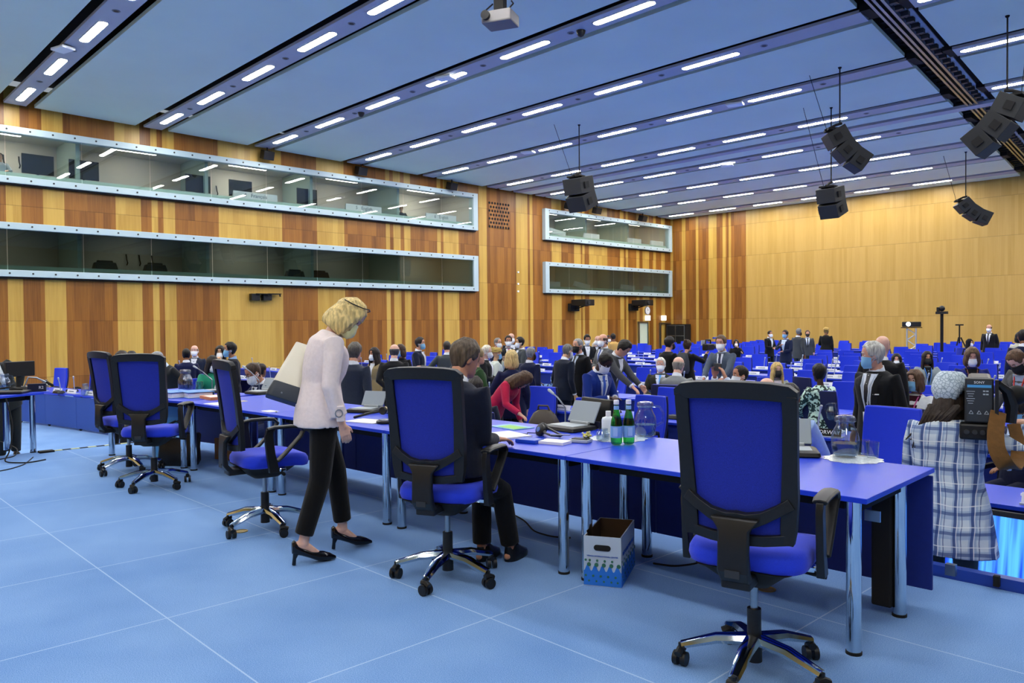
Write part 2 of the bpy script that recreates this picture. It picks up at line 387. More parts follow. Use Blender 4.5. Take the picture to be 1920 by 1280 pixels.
for rr, (y0, w_) in enumerate(((1.6,'above'),(-2.4,'just behind'),(-6.4,'far behind'))):
  for i in range(11):
    if i == 6: continue
    place_lamp(lamp, 0, -4+i*3.2, y0, f'{WORDS[i]} strip light from the left wall, ceiling row {w_} the camera', 'ceiling strip lights')
# ------------------------------------------------------------------ interpreters' windows
M_BOOTH = mat('booth_wall', '#cbc8c2', .7); M_BOOTHD = mat('booth_wall_dark', '#5a5650', .8); M_SILL = mat('booth_desk', '#c7e0d8', .5)
def window(idx, y0, y1, z0, z1, gl, left_end, right_end, lit, depth=2.6, panes=6, open_left=False):
    # frame
    f = G(); pr = .22; fw = .21
    f.box((WX+pr/2-.05, (y0+y1)/2, z0+fw/2-.02), (pr+.1, y1-y0, fw)); f.box((WX+pr/2-.05, (y0+y1)/2, z1-fw/2+.02), (pr+.1, y1-y0, fw))
    for e, yy in ((left_end, y0+.14), (right_end, y1-.14)):
        if e: f.box((WX+pr/2-.045, yy, (z0+z1)/2), (pr+.11, .285, z1-z0+.044))
    o = f.build(f'window_{idx}', M_ALU, smooth=False, bevel=.015); tag(o, kind='structure')
    b = G(); k = int((y1-y0)/.62)
    for i in range(k):
        y = y0+.3+i*(y1-y0-.6)/(k-1)
        for z in (z0+fw/2-.02, z1-fw/2+.02): b.cyl((WX+pr-.01, y, z), (WX+pr+.012, y, z), .03, n=8)
    tag(b.build('bolt', M_GREYD, o), kind='stuff')
    s = G(); s.box((WX+pr/2-.06, (y0+y1)/2, z0-.055), (pr-.04, y1-y0-.1, .035)); s.build('drip_edge', M_BLACKM, o, smooth=False)
    n = panes
    for i in range(n):
        a = y0+.02+(y1-y0-.04)*i/n+.012; c = y0+.02+(y1-y0-.04)*(i+1)/n-.012
        p = G(); p.box((WX+.14, (a+c)/2, (z0+z1)/2), (.012, c-a, z1-z0-2*fw+.06)); p.build('pane', gl, o, smooth=False)
    # booth behind
    r = G(); X0, X1 = WX-depth, WX-.02; zb, zt = z0-.55, z1+.12
    r.add([(X0,y0,zb),(X0,y1,zb),(X0,y1,zt),(X0,y0,zt)], [(0,1,2,3)], 0)
    r.add([(X0,y0,zb),(X1,y0,zb),(X1,y1,zb),(X0,y1,zb)], [(0,1,2,3)], 1); r.add([(X0,y0,zt),(X1,y0,zt),(X1,y1,zt),(X0,y1,zt)], [(0,1,2,3)], 0)
    for yy in (y0, y1): r.add([(X0,yy,zb),(X1,yy,zb),(X1,yy,zt),(X0,yy,zt)], [(0,1,2,3)], 0)
    r.build('booth_shell', [M_BOOTH, M_BOOTHD], o, smooth=False)
    d = G(); d.box((WX-.32, (y0+y1)/2, z0+.24), (.62, y1-y0-.1, .05)); d.box((WX-.05, (y0+y1)/2, z0+.27), (.05, y1-y0-.1, .14)); d.build('sill_desk', M_SILL, o, smooth=False)
    q = G()
    nb = max(2, int(round((y1-y0)/4.2)))
    for i in range(1, nb):
        yy = y0+(y1-y0)*i/nb; q.box((WX-depth/2-.1, yy, (zb+zt)/2), (depth-.3, .12, zt-zb-.02))
    q.build('booth_partition', mat('booth_partition', '#9fb3ae', .6), o, smooth=False)
    if lit:
        for i in range(nb):
            if lit[i % len(lit)]:
                yy = y0+(y1-y0)*(i+.5)/nb; l = G(); l.box((WX-depth*.5, yy, zt-.03), (.3, 1.5, .03)); l.build('booth_lamp_fill', mat('booth_lamp_fill_%g' % lit[i % len(lit)], '#ffffff', .5, emit=13.0*lit[i % len(lit)], ecol='#fff2e0'), o, smooth=False)  # ceiling lamps in the upper booths; added fill in the unlit lower ones
    return o
W1 = window(1, 3.2, 24.35, 6.02, 7.71, M_GLASS, True, True, [2,1,2,1,2], panes=10)
W2 = window(2, 3.2, 24.35, 3.16, 4.78, M_GLASS2, True, True, [.4,.4,.8,.4,.8], panes=10)  # lower booths are unlit, their dim lamps are added to lift the interior
W3 = window(3, 28.93, 40.1, 5.92, 7.48, M_GLASS, True, True, [1,1,1], panes=6)
W4 = window(4, 28.93, 40.1, 3.19, 4.75, M_GLASS2, True, True, [.6,.5,.6], panes=6)  # unlit row again, with added fill inside
# things inside the booths
def wtext(body, size, mat_, M, parent=None, name='lettering', ext=.001, align='CENTER'):
    cu = bpy.data.curves.new('txt', 'FONT'); cu.body = body; cu.size = size; cu.extrude = ext; cu.align_x = align; cu.align_y = 'CENTER'; cu.resolution_u = 2
    t = bpy.data.objects.new('txt', cu); COL.objects.link(t)
    dg = bpy.context.evaluated_depsgraph_get(); me = bpy.data.meshes.new_from_object(t.evaluated_get(dg))
    bpy.data.objects.remove(t); bpy.data.curves.remove(cu); me.materials.clear(); me.materials.append(mat_)
    o = bpy.data.objects.new(name, me); put(o, parent); reg(o, parent); me.transform(M); return o
M_TXT = mat('print_grey', '#5a6a7a', .7); M_TXTB = mat('print_black', '#101216', .7); M_TXTW = mat('print_white', '#f2f4f6', .6); M_TXTBL = mat('print_blue', '#1d54b8', .6)
RX = Matrix.Rotation(PI/2, 4, 'X')
FACE_PX = Matrix.Rotation(PI/2, 4, 'Z') @ RX     # text readable from +X side
def booth_card(y, z, w, txt, lab, tilt=0):
    o = thing('booth_sign', lab, 'sign', (WX-.02, y, z))
    g = G(); g.box((0,0,.13), (.012, w, .26)); g.box((-.06,0,.13), (.012, w, .27), M=Matrix.Rotation(.4,3,'Y')); g.build('card', M_WHITE, o, smooth=False)
    if txt: wtext(txt, .2, M_TXT, Matrix.Translation((.01, 0, .13)) @ FACE_PX, o)
    o.rotation_euler = (tilt, 0, 0)
ZS1, ZS2 = 6.02+.37, 3.16+.37
yb = lambda px, py, Y=-6.0: at_x(px, py).y
booth_card(at_x(480,372).y, ZS1-.05, 1.75, '4   Français', 'white booth sign reading 4 Français behind the upper window')
booth_card(at_x(683,394).y, ZS1-.05, 1.75, '5   English', 'white booth sign reading English under the middle of the upper window')
booth_card(at_x(828,411).y, ZS1-.05, 1.75, '6   English', 'white booth sign nearest the right end of the long upper window')
for i, (px, tl) in enumerate(((1045,.12),(1110,0),(1190,0),(1232,0))):
    booth_card(at_x(px,440).y, 6.25, 1.3, None, f'{WORDS[i]} blank white booth card from the left, small upper window', tl*-1)
for i, (px, tl) in enumerate(((1035,0),(1092,.15),(1178,.05),(1220,0))):
    booth_card(at_x(px,540).y, 3.52, 1.3, None, f'{WORDS[i]} blank white booth card from the left in the small lower window', tl*-1)
def monitor(loc, rz, w, h, lab, parent=None):
    o = thing('monitor', lab, 'monitor', loc, rz)
    g = G(); g.box((0,0,.16+h/2), (w,.04,h)); g.build('screen', M_BLACK, o, smooth=False, bevel=.008)
    g = G(); g.box((0,.03,.1), (.06,.03,.2)); g.box((0,.02,.01), (.24,.18,.02)); g.build('stand', M_BLACK, o, smooth=False, bevel=.004)
    return o
for px, lab in ((78,'black monitor in the lit booth, far left of upper window'),(460,'black monitor behind the Français booth sign'),(585,'black monitor in the upper window right of the Français sign'),(380,'large black monitor in the dark booth of the upper window'),(165,'black monitor left in the dark blue booth of the upper window')):
    monitor((WX-.42, at_x(px,340).y, ZS1-.1), PI/2, .9, .62, lab)
for px, lab in ((205,'dark office phone box on the lower booth desk, leftmost'),(300,'dark office phone box on the lower booth desk beside the coat hooks'),(563,'dark office phone box on the lower booth desk below the exit light'),(610,'brown bag-like box on the lower booth desk, rightmost')):
    g = G(); g.box((0,0,.16), (.35,.8,.32), taper=.8); g.box((0,0,.35), (.1,.5,.08)); tag(g.build('booth_box', M_GREYD if 'brown' not in lab else mat('brown_leather','#4a2a1c',.6), loc=(WX-.45, at_x(px,515).y, ZS2-.1), smooth=False, bevel=.03), lab, 'box')
def hooks(px, py, X, lab, z):
    y = at_x(px,py).y; o = thing('coat_hook_rail', lab, 'coat hooks', (WX-2.55, y, z))
    for i in range(3):
        g = G(); g.tube([(0,(i-1)*.45,.2),(.06,(i-1)*.45,.0),(.1,(i-1)*.45+.02,-.12),(.05,(i-1)*.45,-.2)], .022, 6); g.build('hook', M_BLACKM, o)
hooks(40,292,0,'three black coat hooks on the lit booth wall at the far left',7.15); hooks(437,342,0,'three black coat hooks on the booth wall above the Français sign',6.95); hooks(308,468,0,'three black coat hooks in the lower window booth',4.05)
# ------------------------------------------------------------------ wall fittings
def wall_pt(px, py): return at_x(px, py)
def box_thing(name, lab, cat, loc, d, m, bevel=.01, rz=0):
    g = G(); g.box((0,0,0), d); o = g.build(name, m, smooth=False, bevel=bevel, loc=loc, rz=rz); return tag(o, lab, cat)
for px, lab in ((475,'black wall camera bracket, left one of the pair under the lower window'),(497,'black wall camera bracket, right one of the pair under the lower window')):
    p = wall_pt(px, 557); o = thing('wall_camera', lab, 'camera', (WX, p.y, p.z))
    g = G(); g.box((.12,0,0), (.22,.34,.26)); g.build('housing', M_BLACK, o, smooth=False, bevel=.015)
    g = G(); g.box((.2,.25,.12), (.3,.5,.03)); g.tube([(.3,.45,.12),(.32,.46,.02)], .03, 8); g.build('arm', M_BLACKM, o, smooth=False)
for px, lab in ((1073,'black projector on a wall bracket below the small lower window, left one'),(1185,'black projector on a wall bracket below the small lower window, beside the clock')):
    p = wall_pt(px, 572); o = thing('wall_projector', lab, 'projector', (WX, p.y, p.z))
    g = G(); g.box((.75,0,.12), (1.0,.75,.32)); g.build('body', M_BLACK, o, smooth=False, bevel=.03)
    g = G(); g.cyl((1.2,-.1,.12), (1.3,-.1,.12), .1); g.build('lens', M_GREYD, o)
    g = G(); g.box((.1,0,-.12), (.2,.7,.4)); g.tube([(.1,0,-.25),(.9,0,-.05)], .03, 8); g.box((.55,0,-.06), (.9,.3,.03)); g.build('bracket', M_BLACKM, o, smooth=False)
p = wall_pt(1213, 582); o = thing('wall_clock', 'round white wall clock above the open door', 'clock', (WX, p.y, p.z))
g = G(); g.lathe((0,0,0), [(.24,.0),(.25,.03),(.25,.07),(.22,.07),(.22,.055)], 28, M=Matrix.Rotation(PI/2,3,'Y')); g.build('rim', M_GREY, o)
g = G(); g.lathe((0,0,0), [(.225,.03),(.225,.056)], 28, M=Matrix.Rotation(PI/2,3,'Y')); g.build('dial', M_WHITE, o)
g = G(); g.box((.062,.05,.03), (.006,.13,.018)); g.box((.062,.0,.07), (.006,.014,.16)); g.build('hand', M_BLACKM, o, smooth=False)
for px, lab in ((1213,'small white exit sign on the wall under the clock'),(1243,'small white exit sign on the wall right of the clock')):
    p = wall_pt(px, 596); g = G(); g.box((.06,0,0), (.1,.4,.3)); tag(g.build('exit_sign', mat('exit_white','#eef6f2',.5,emit=1.2), loc=(WX,p.y,p.z), smooth=False, bevel=.01), lab, 'sign')
# doors
y0, y1 = wall_pt(1197,606).y, wall_pt(1212,606).y
g = G(); g.box((WX+.03,(y0+y1)/2,(1.57+LF)/2), (.05,y1-y0,1.57-LF)); d1 = g.build('door_1', mat('doorway_light_pale','#cfdcc4',.4), smooth=False); tag(d1, kind='structure')  # light in the open doorway is painted as this pale green-white slab
g = G(); g.box((WX+.05,(y0+y1)/2,1.62), (.1,y1-y0+.16,.1)); g.box((WX+.05,y0-.04,(1.6+LF)/2), (.1,.08,1.6-LF)); g.box((WX+.05,y1+.04,(1.6+LF)/2), (.1,.08,1.6-LF)); g.build('door_frame', M_STEEL, d1, smooth=False)
y2 = wall_pt(1236,608).y
g = G(); g.box((WX+.05,y2,(1.55+LF)/2), (.1,.1,1.55-LF)); g.box((WX+.05,y2+.55,1.56), (.1,1.1,.08)); d2 = g.build('door_2', M_STEEL, smooth=False); tag(d2, kind='structure')
# grille with round holes
ya, za = wall_pt(917,380).y, 7.43; yb_, zb_ = wall_pt(953,428).y, 6.3
g = G(); g.box((WX+.012,(ya+yb_)/2,(za+zb_)/2), (.02,yb_-ya+.1,za-zb_+.1)); gr = g.build('wall_vent', M_WD, smooth=False); tag(gr, 'square of round vent holes in the wood wall between the window groups', 'vent')
g = G()
for r in range(7):
    for c in range(8 if r % 2 == 0 else 7):
        y = ya+(yb_-ya)*((c+(.5 if r % 2 else 0))/7); z = za-(za-zb_)*r/6
        g.cyl((WX+.02,y,z), (WX+.028,y,z), .062, n=10)
tag(g.build('vent_hole', M_BLACKM, gr, smooth=False), kind='stuff')
for i, (px,py) in enumerate(((971,510),(971,532),(971,546))):
    p = wall_pt(px,py); g = G(); g.cyl((0,0,0),(.05,0,0),.05,n=10); tag(g.build('wall_sensor', M_WHITE, loc=(WX,p.y,p.z)), f'{["topmost","middle","lowest"][i]} of three white sensors on the wall right of the lower window', 'sensor')
# cameras and boxes under the ceiling edge along the left wall
for i, (px, py) in enumerate(((493,280),(668,300),(838,337),(1058,378),(1110,382),(1196,398))):
    p = wall_pt(px, py); o = thing('wall_speaker', f'{WORDS[i]} small black box from the front under the left ceiling edge', 'speaker', (WX+.35, p.y, min(p.z, zc(p.y)-.25)))
    g = G(); g.box((0,0,-.05), (.35,.42,.32), M=Matrix.Rotation(.3,3,'Y')); g.build('cabinet', M_BLACK, o, smooth=False, bevel=.02)
    g = G(); g.tube([(0,0,.08),(0,0,.3)], .025, 8); g.build('bracket', M_BLACKM, o)
# ------------------------------------------------------------------ hanging line-array speakers
M_SPK = mat('speaker_paint','#1d2022',.6)
def line_array(px, py, D, ang, n, lab, hz, sc=1.0, face=0.0):
    # top at pixel (px,py) at depth D, curved stack of n cabinets; ang = facing yaw
    p = at_d(px, py, D); _t = V((CAM.x-p.x,CAM.y-p.y,0)).normalized(); _r = V((-_t.y,_t.x,0)); _f = _t*math.cos(math.radians(ang))+_r*math.sin(math.radians(ang)); o = thing('hanging_speaker', lab, 'speaker', p, math.atan2(_f.y,_f.x)-PI/2)
    R = 1.6*sc; h = .36*sc; w = .62*sc; dd = .42*sc; a = -face; pos = V((0, .0, 0))
    for k in range(n):
        Mx = Matrix.Rotation(a, 3, 'X')
        g = G(); q = [(-w/2,-dd/2),(w/2,-dd/2),(w/2*.75,dd/2),(-w/2*.75,dd/2)]
        c = pos + Mx @ V((0,0,-h/2))
        g.prism([(x,y) for x,y in q], -h/2+.006, h/2-.006, M=Matrix.Translation(c) @ Mx.to_4x4()); g.build('cabinet', M_SPK, o, smooth=False, bevel=.012)
        for sx in (-1, 1):
            g = G(); g.box(c + Mx @ V((sx*w*.44,.04,0)), (.04, dd*.35, h*.4), M=Mx); g.build('handle_plate', M_BLACKM, o, smooth=False)
        pos = pos + Mx @ V((0,0,-h)); a -= math.radians(13)
    g = G(); g.tube([(0,.18,.02),(0,-.1,.16),(0,-.25,.2)], .03*sc, 8); g.box((0,0,.03), (w*.6,.3,.05)); g.build('rigging_bar', M_BLACKM, o, smooth=False)
    L = zc(p.y)-p.z
    g = G(); g.tube([(0,-.2,.2),(0,-.2,L)], .018, 6); g.sphere((0,-.2,L), .05, 8, 6); g.build('rod', M_BLACKM, o)
    g = G(); g.tube([(.6,.4,L),(0.1,.1,.05)], .008, 5); g.build('cable', M_BLACKM, o)
    return o
line_array(1560, 246, 20.5, -72, 3, 'curved black speaker array hanging before the light rows, upper right of centre', 0, 1.15, face=.5)
line_array(1800, 378, 30, -72, 3, 'curved black speaker array hanging in front of the back wall', 0, 1.15, face=.7)
line_array(1908, 182, 17, 75, 3, 'curved black speaker array at the right edge over the dark ceiling channel', 0, 1.25, face=.5)
line_array(1080, 333, 26, -35, 2, 'black speaker cluster hanging before the small upper window', 0, 1.5, face=.25)
line_array(1553, 352, 24, -25, 2, 'black speaker cluster hanging at the top of the back wall', 0, 1.25, face=.25)
# ceiling projector
p = at_d(938, 20, 15.5); o = thing('ceiling_projector', 'grey projector hanging from the ceiling at top centre', 'projector', p, math.radians(25))
g = G(); g.box((0,0,-.18), (.62,.5,.24)); g.build('body', mat('projector_grey','#6b6a6c',.5), o, smooth=False, bevel=.03)
g = G(); g.cyl((-.2,-.24,-.16),(-.2,-.32,-.16),.09); g.build('lens', M_BLACK, o)
g = G(); g.box((0,0,.1), (.2,.2,.34)); g.tube([(0,0,.2),(0,0,zc(p.y)-p.z)], .06, 10); g.box((.0,.0,zc(p.y)-p.z-.05), (1.4,.3,.08)); g.build('mount', M_BLACKM, o, smooth=False)
g = G(); g.tube([(-.2,.1,.2),(-.32,.0,.05),(-.28,-.1,-.1)], .015, 6); g.tube([(.2,.1,.2),(.28,.0,.1),(.2,-.1,-.05)], .015, 6); g.build('cable', M_BLACKM, o)
def cpt(px, py):
    r = ray(px, py); t = 6.98/(r.z+.0145*r.y); return CAM + r*t
for i, (px, py) in enumerate(((1089,56),(677,210))):
    p = cpt(px,py); g = G(); g.lathe((0,0,0), [(.02,-.14),(.07,-.11),(.1,-.05),(.11,0)], 14); tag(g.build('dome_camera', M_BLACK, loc=(p.x,p.y,p.z-.02)), ('small black dome camera on the ceiling right of the projector','small black dome camera on the ceiling over the long upper window')[i], 'camera')
for i, (px, py) in enumerate(((118,85),(835,140),(990,281),(1378,190),(1363,306))):
    p = cpt(px,py); g = G(); g.box((0,0,-.07), (.5,.34,.07)); tag(g.build('wifi_box', M_WHITE, loc=(p.x,p.y,p.z-.02), rz=.3, smooth=False, bevel=.025), f'{WORDS[i]} flat white wireless box on the ceiling trays, counted from the left', 'wireless box')
# ------------------------------------------------------------------ things along the back wall
p = at_y(1280, 630); o = thing('speaker_cabinet', 'black framed screen box with four panes in the corner of the back wall', 'cabinet', (p.x, WY-.45, LF), 0)
g = G(); g.box((0,0,1.0), (1.35,.6,2.0)); g.build('body', M_BLACKM, o, smooth=False)
g = G()
for x in (-.62, 0, .62): g.box((x,-.31,1.0), (.03,.02,1.9))
for z in (.1,.7,1.3,1.92): g.box((0,-.31,z), (1.27,.02,.03))
g.build('frame', M_STEEL, o, smooth=False)
p = at_d(1709, 602, 33); o = thing('truss_projector_stand', 'black projector on a silver truss column before the back wall', 'projector stand', (p.x, p.y, LF), .35)
hh = p.z-LF
g = G(); g.box((0,0,hh-.13), (.72,.6,.22)); g.build('projector', M_BLACK, o, smooth=False, bevel=.03)
g = G(); g.lathe((-.12,-.31,hh-.12), [(.09,0),(.085,.02)], 14, M=Matrix.Rotation(PI/2,3,'X')); g.build('lens', mat('lens_lit','#cfe6ff',.2,emit=3), o)
g = G(); g.box((0,0,hh-.27), (.8,.5,.03)); g.build('shelf', M_BLACKM, o, smooth=False)
g = G(); zz = hh-.3
for sx in (-1,1):
    for sy in (-1,1): g.tube([(sx*.17,sy*.17,0),(sx*.17,sy*.17,zz)], .03, 8)
k = 7
for i in range(k):
    for sy in (-1,1): s = 1 if i % 2 else -1; g.tube([(-.17*s,sy*.17,zz*i/k),(.17*s,sy*.17,zz*(i+1)/k)], .02, 6)
    for sx in (-1,1): s = 1 if i % 2 else -1; g.tube([(sx*.17,-.17*s,zz*i/k),(sx*.17,.17*s,zz*(i+1)/k)], .02, 6)
g.box((0,0,.02),(.7,.7,.04)); g.build('truss', mat('truss_alu','#c9ced2',.35,metal=.6), o)
PROPS = []
p = at_d(1766, 577, 24); o = thing('pole_camera', 'black camera on a tall thin pole among the delegate chairs', 'camera', (p.x,p.y,LF)); hh = p.z-LF
g = G(); g.tube([(0,0,0),(0,0,hh-.16)], .045, 10); g.lathe((0,0,0), [(.3,0),(.3,.03),(.05,.05)], 16); g.build('pole', M_BLACKM, o)
g = G(); g.box((0,0,hh-.15), (.3,.2,.08)); g.box((-.1,0,hh-.08),(.06,.14,.2)); g.sphere((.0,0,hh-.02), .09, 12, 8); g.build('camera_head', M_BLACK, o)
p = at_d(1799, 608, 33); o = thing('tripod', 'black tripod standing in front of the back wall', 'tripod', (p.x,p.y,LF)); hh = p.z-LF
for a in (.3, .3+2*PI/3, .3+4*PI/3):
    g = G(); g.tube([(math.cos(a)*.62,math.sin(a)*.62,.02),(math.cos(a)*.05,math.sin(a)*.05,hh-.55)], [.02,.03], 8); g.build('leg', M_BLACKM, o)
g = G(); g.tube([(0,0,hh-.8),(0,0,hh-.05)], .03, 8); g.box((0,0,hh-.02), (.28,.14,.06)); g.build('column', M_BLACKM, o)
# ================================================================== PODIUM CHAIRS
def rrect(w, h, r, n=5):
    P = []
    for cx, cy, a0 in ((w/2-r, h/2-r, 0), (-w/2+r, h/2-r, 90), (-w/2+r, -h/2+r, 180), (w/2-r, -h/2+r, 270)):
        for k in range(n+1):
            a = math.radians(a0+90*k/n); P.append((cx+r*math.cos(a), cy+r*math.sin(a)))
    return P
BK0, BK1 = .64, 1.265          # back panel bottom / top
def back_pt(u, v, off=0):
    # u in -1..1 across, v 0..1 up; gentle S curve, wider at the top
    w = .212+.032*v
    y = -.235 - .06*v - .03*(v-.35)**2*4*.3 - off + .035*u*u
    return V((u*w, y, BK0+(BK1-BK0)*v))
def office_chair(lab, loc, rz, twist=0.3):
    t = thing('office_chair', lab, 'chair', loc, rz)
    for k in range(5):
        a = twist+2*PI*k/5; c, s = math.cos(a), math.sin(a)
        g = G(); g.tube([(c*.03,s*.03,.145),(c*.16,s*.16,.135),(c*.31,s*.31,.092)], [.034,.030,.022], 8, squash=(.8,1.15)); bl = g.build('base_leg', M_CHROME, t)
        g = G(); w = V((c*.315, s*.315, 0)); d = V((math.cos(a+1.2), math.sin(a+1.2), 0)); n = V((-d.y, d.x, 0))
        g.cyl(w+V((0,0,.06)), w+V((0,0,.10)), .01, n=8)
        for q in (-1, 1): g.cyl(w+n*q*.008+V((0,0,.031)), w+n*q*.03+V((0,0,.031)), .031, n=16)
        g.tube([w+V((0,0,.066))+d*-.025, w+V((0,0,.07)), w+V((0,0,.055))+d*.03], .018, 8); g.build('caster', M_BLACK, bl)
    g = G(); g.cyl((0,0,.05), (0,0,.20), .034, .030, 16); g.cyl((0,0,.2), (0,0,.28), .03, n=16); g.build('base_hub', M_BLACK, t)
    g = G(); g.cyl((0,0,.27), (0,0,.46), .016, n=14); g.build('gas_lift', M_STEEL, t)
    g = G(); g.loft([[V((x,y,z)) for x,y in rrect(w,d,.04)] for w,d,z in ((.16,.18,.40),(.24,.30,.44),(.34,.38,.485),(.40,.42,.50))]); g.tube([(.2,.05,.46),(.29,.05,.45)],.012,8); g.build('mechanism', M_BLACKM, t)
    g = G(); g.box((.2,.06,.475),(.09,.05,.03)); g.box((-.2,.06,.475),(.09,.05,.03)); g.build('arm_bracket', M_CHROME, t, smooth=False, bevel=.008)
    prof = [(.90,.495),(.97,.505),(1.0,.53),(.985,.56),(.93,.58),(.5,.585),(.05,.583)]
    out = rrect(.50,.50,.11,6); g = G(); rings = []
    for sc, z in prof:
        rings.append([V((x*sc, y*sc+.035, z-.02*max(0,(y*sc-.12))/.13+ (.008*(x*sc/.25)**2 if z > .57 else 0))) for x,y in out])
    g.loft(rings); g.build('seat', M_BLUEC, t, sharp=80)
    # back: mesh panel inside a black frame
    N = 12; P = [[back_pt(-.94+1.88*j/8, .015+.97*i/N) for j in range(9)] for i in range(N+1)]
    g = G(); g.grid(P, thick=[[V((0,-.008,0))]*9 for _ in range(N+1)]); g.build('back_mesh', M_BLUEM, t)
    g = G()
    def bar(uv, hw, th=.024, off=.012):
        # ribbon bar following the back surface; uv list of (u,v), hw half width list
        pts = [back_pt(u, v, off) for u, v in uv]; n = len(pts)
        rings = []
        for i in range(n):
            tg = (pts[min(i+1,n-1)]-pts[max(i-1,0)]).normalized(); nrm = V((0,1,.12)).normalized(); sd = tg.cross(nrm).normalized(); h = hw[i] if hasattr(hw,'__len__') else hw
            rings.append([pts[i]+sd*h+nrm*th/2, pts[i]+sd*h*.95-nrm*th/2, pts[i]-sd*h*.95-nrm*th/2, pts[i]-sd*h+nrm*th/2])
        g.loft(rings)
    for s in (-1, 1):
        bar([(s*.91,.0),(s*.925,.1),(s*.93,.3),(s*.92,.55),(s*.91,.8),(s*.90,.90),(s*.895,.95)], [.026,.032,.034,.030,.029,.030,.028], .034)
    bar([(-.955,.925),(-.93,.95),(-.86,.967),(-.6,.978),(-.2,.985),(.2,.985),(.6,.978),(.86,.967),(.93,.95),(.955,.925)], [.02,.03,.034,.036,.036,.036,.036,.034,.03,.02], .034)
    bar([(-.97,.03),(-.5,.01),(0,.0),(.5,.01),(.97,.03)], .022, .03)
    for s in (-1, 1):
        bar([(s*.97,.27),(s*.75,.215),(s*.5,.165),(s*.22,.13),(0,.12)], [.024,.022,.024,.034,.045], .032, .022)
    g.build('back_frame', M_BLACK, t, bevel=.006, sharp=30)
    g = G()
    def fr(w, y, z, th=.03): return [V((x*w, y+yy*th, z)) for x, yy in ((-.5,-.5),(.5,-.5),(.5,.5),(-.5,.5))]
    g.loft([fr(.20,-.285,.735), fr(.13,-.30,.69), fr(.125,-.305,.60), fr(.13,-.30,.52,.04), fr(.12,-.26,.47,.05)]); g.box((0,-.16,.465),(.12,.24,.05))
    bs = g.build('back_spine', M_BLACK, t, bevel=.008, sharp=30)
    g = G(); g.grid([[V((x,-.322,z)) for x in (-.03,.03)] for z in (.50,.53)], thick=[[V((0,-.004,0))]*2]*2); g.build('tilt_slot', M_GREYD, bs, smooth=False)
    for s in (-1, 1):
        g = G(); X = s*.285
        def sec(p, a, b): return [V(p)+V((dx*a/2, dy*b/2, 0)) for dx,dy in ((-1,-1),(1,-1),(1,1),(-1,1))]
        g.loft([sec((X,-.02,.47),.035,.075), sec((X,-.045,.60),.03,.065), sec((X,-.06,.74),.03,.06), sec((X,-.05,.785),.03,.05)])
        g.tube([(X,-.07,.785),(X,-.02,.795),(X,.1,.795),(X,.17,.79),(X,.2,.76),(X,.18,.72),(X,.06,.60),(X,.0,.55)], [.014,.016,.017,.017,.016,.014,.014,.014], 8, squash=(.9,2.3))
        g.build('armrest', M_BLACK, t, bevel=.004, sharp=30)
    return t
office_chair('nearest black framed blue mesh office chair, at the right front, back to us', (20.28,3.085,0), math.radians(14), .95)
office_chair('blue mesh office chair under the seated writing person in the dark suit', (18.34,2.94,0), math.radians(24), 1.0)
office_chair('blue mesh office chair turned sideways left of the person in the pale jacket', (16.46,2.69,0), math.radians(-8), .1)
office_chair('blue mesh office chair with its back to us beside the black tote bag', (14.21,2.66,0), math.radians(47), .75)
office_chair('blue mesh office chair seen from the side, partly behind another at the far left', (13.17,2.76,0), math.radians(8), 1.2)
# ================================================================== PODIUM TABLES
def table(lab, p0, ang, L, depth, z=.74, legs=True, panel=True, base=0.0, right_end=False):
    # p0 = front-left corner, x along the front edge, y away from the sitter
    t = thing('conference_table', lab, 'table', (p0[0], p0[1], base), ang)
    g = G(); g.box((L/2, depth/2, z-.0125), (L-.004, depth, .025)); g.build('tabletop', M_BLUET, t, smooth=False, bevel=.003)
    for x in (.09, L-.09):
        for y in (.09, depth-.28):
            g = G(); g.cyl((x,y,.012), (x,y,z-.03), .033, n=20); lg = g.build('leg', M_CHROME, t)
            g = G(); g.cyl((x,y,0), (x,y,.014), .036, n=20); g.build('foot', M_BLACKM, lg)
    g = G(); g.box((L/2, .16, z-.06), (L-.3,.05,.06)); g.box((L/2, depth-.3, z-.06), (L-.3,.05,.06)); g.box((.1, depth*.42, z-.06), (.05,depth*.55,.06)); g.box((L-.1, depth*.42, z-.06), (.05,depth*.55,.06)); g.build('frame', M_BLACKM, t, smooth=False)
    if panel:
        g = G(); g.box((L/2, depth-.03, (z+.09)/2-.02), (L-.006, .02, z-.13)); g.build('modesty_panel', M_BLUEP, t, smooth=False, bevel=.003)
    return t
A1 = math.atan(.045)
def tf(x): return 3.2+.045*(x-13.7)-.02
def podium_table(lab, xa, xb, **k): return table(lab, (xa, tf(xa)), A1, (xb-xa)/math.cos(A1), 1.0, **k)
podium_table('blue conference table at the right front with the jug and two glasses', 18.87, 20.60)
podium_table('blue conference table with green bottles and the seated man', 17.10, 18.87)
podium_table('blue conference table behind the standing woman', 15.36, 17.10)
podium_table('blue conference table left of the standing figure', 13.54, 15.36)
table('blue conference table with the jug and blue binders at its end', (11.83,2.86), math.radians(10.4), 1.72, 1.0)
# end details of the right table
o = thing('cable_duct', 'black vertical cable duct at the right end of the front table', 'cable duct', (20.40,4.19,0), A1)
g = G(); g.box((0,0,.37), (.10,.06,.66)); g.build('duct', M_BLACKM, o, smooth=False, bevel=.01)
g = G(); g.box((.2,.47,.16),(.05,.04,.06)); g.build('hinge', M_STEEL, o, smooth=False)
g = G(); g.box((.12,-.5,.62),(.07,.01,.05)); g.build('corner_plate', M_STEEL, o, smooth=False)
aL = math.atan2(.87,-.49)
tl = table('blue table on the left wing at the left edge, cables hanging below', (11.85,.9), aL, 1.8, .8)
table('blue left wing table mostly cut off by the left edge of the photo', (12.73,-.67), aL, 1.8, .8)
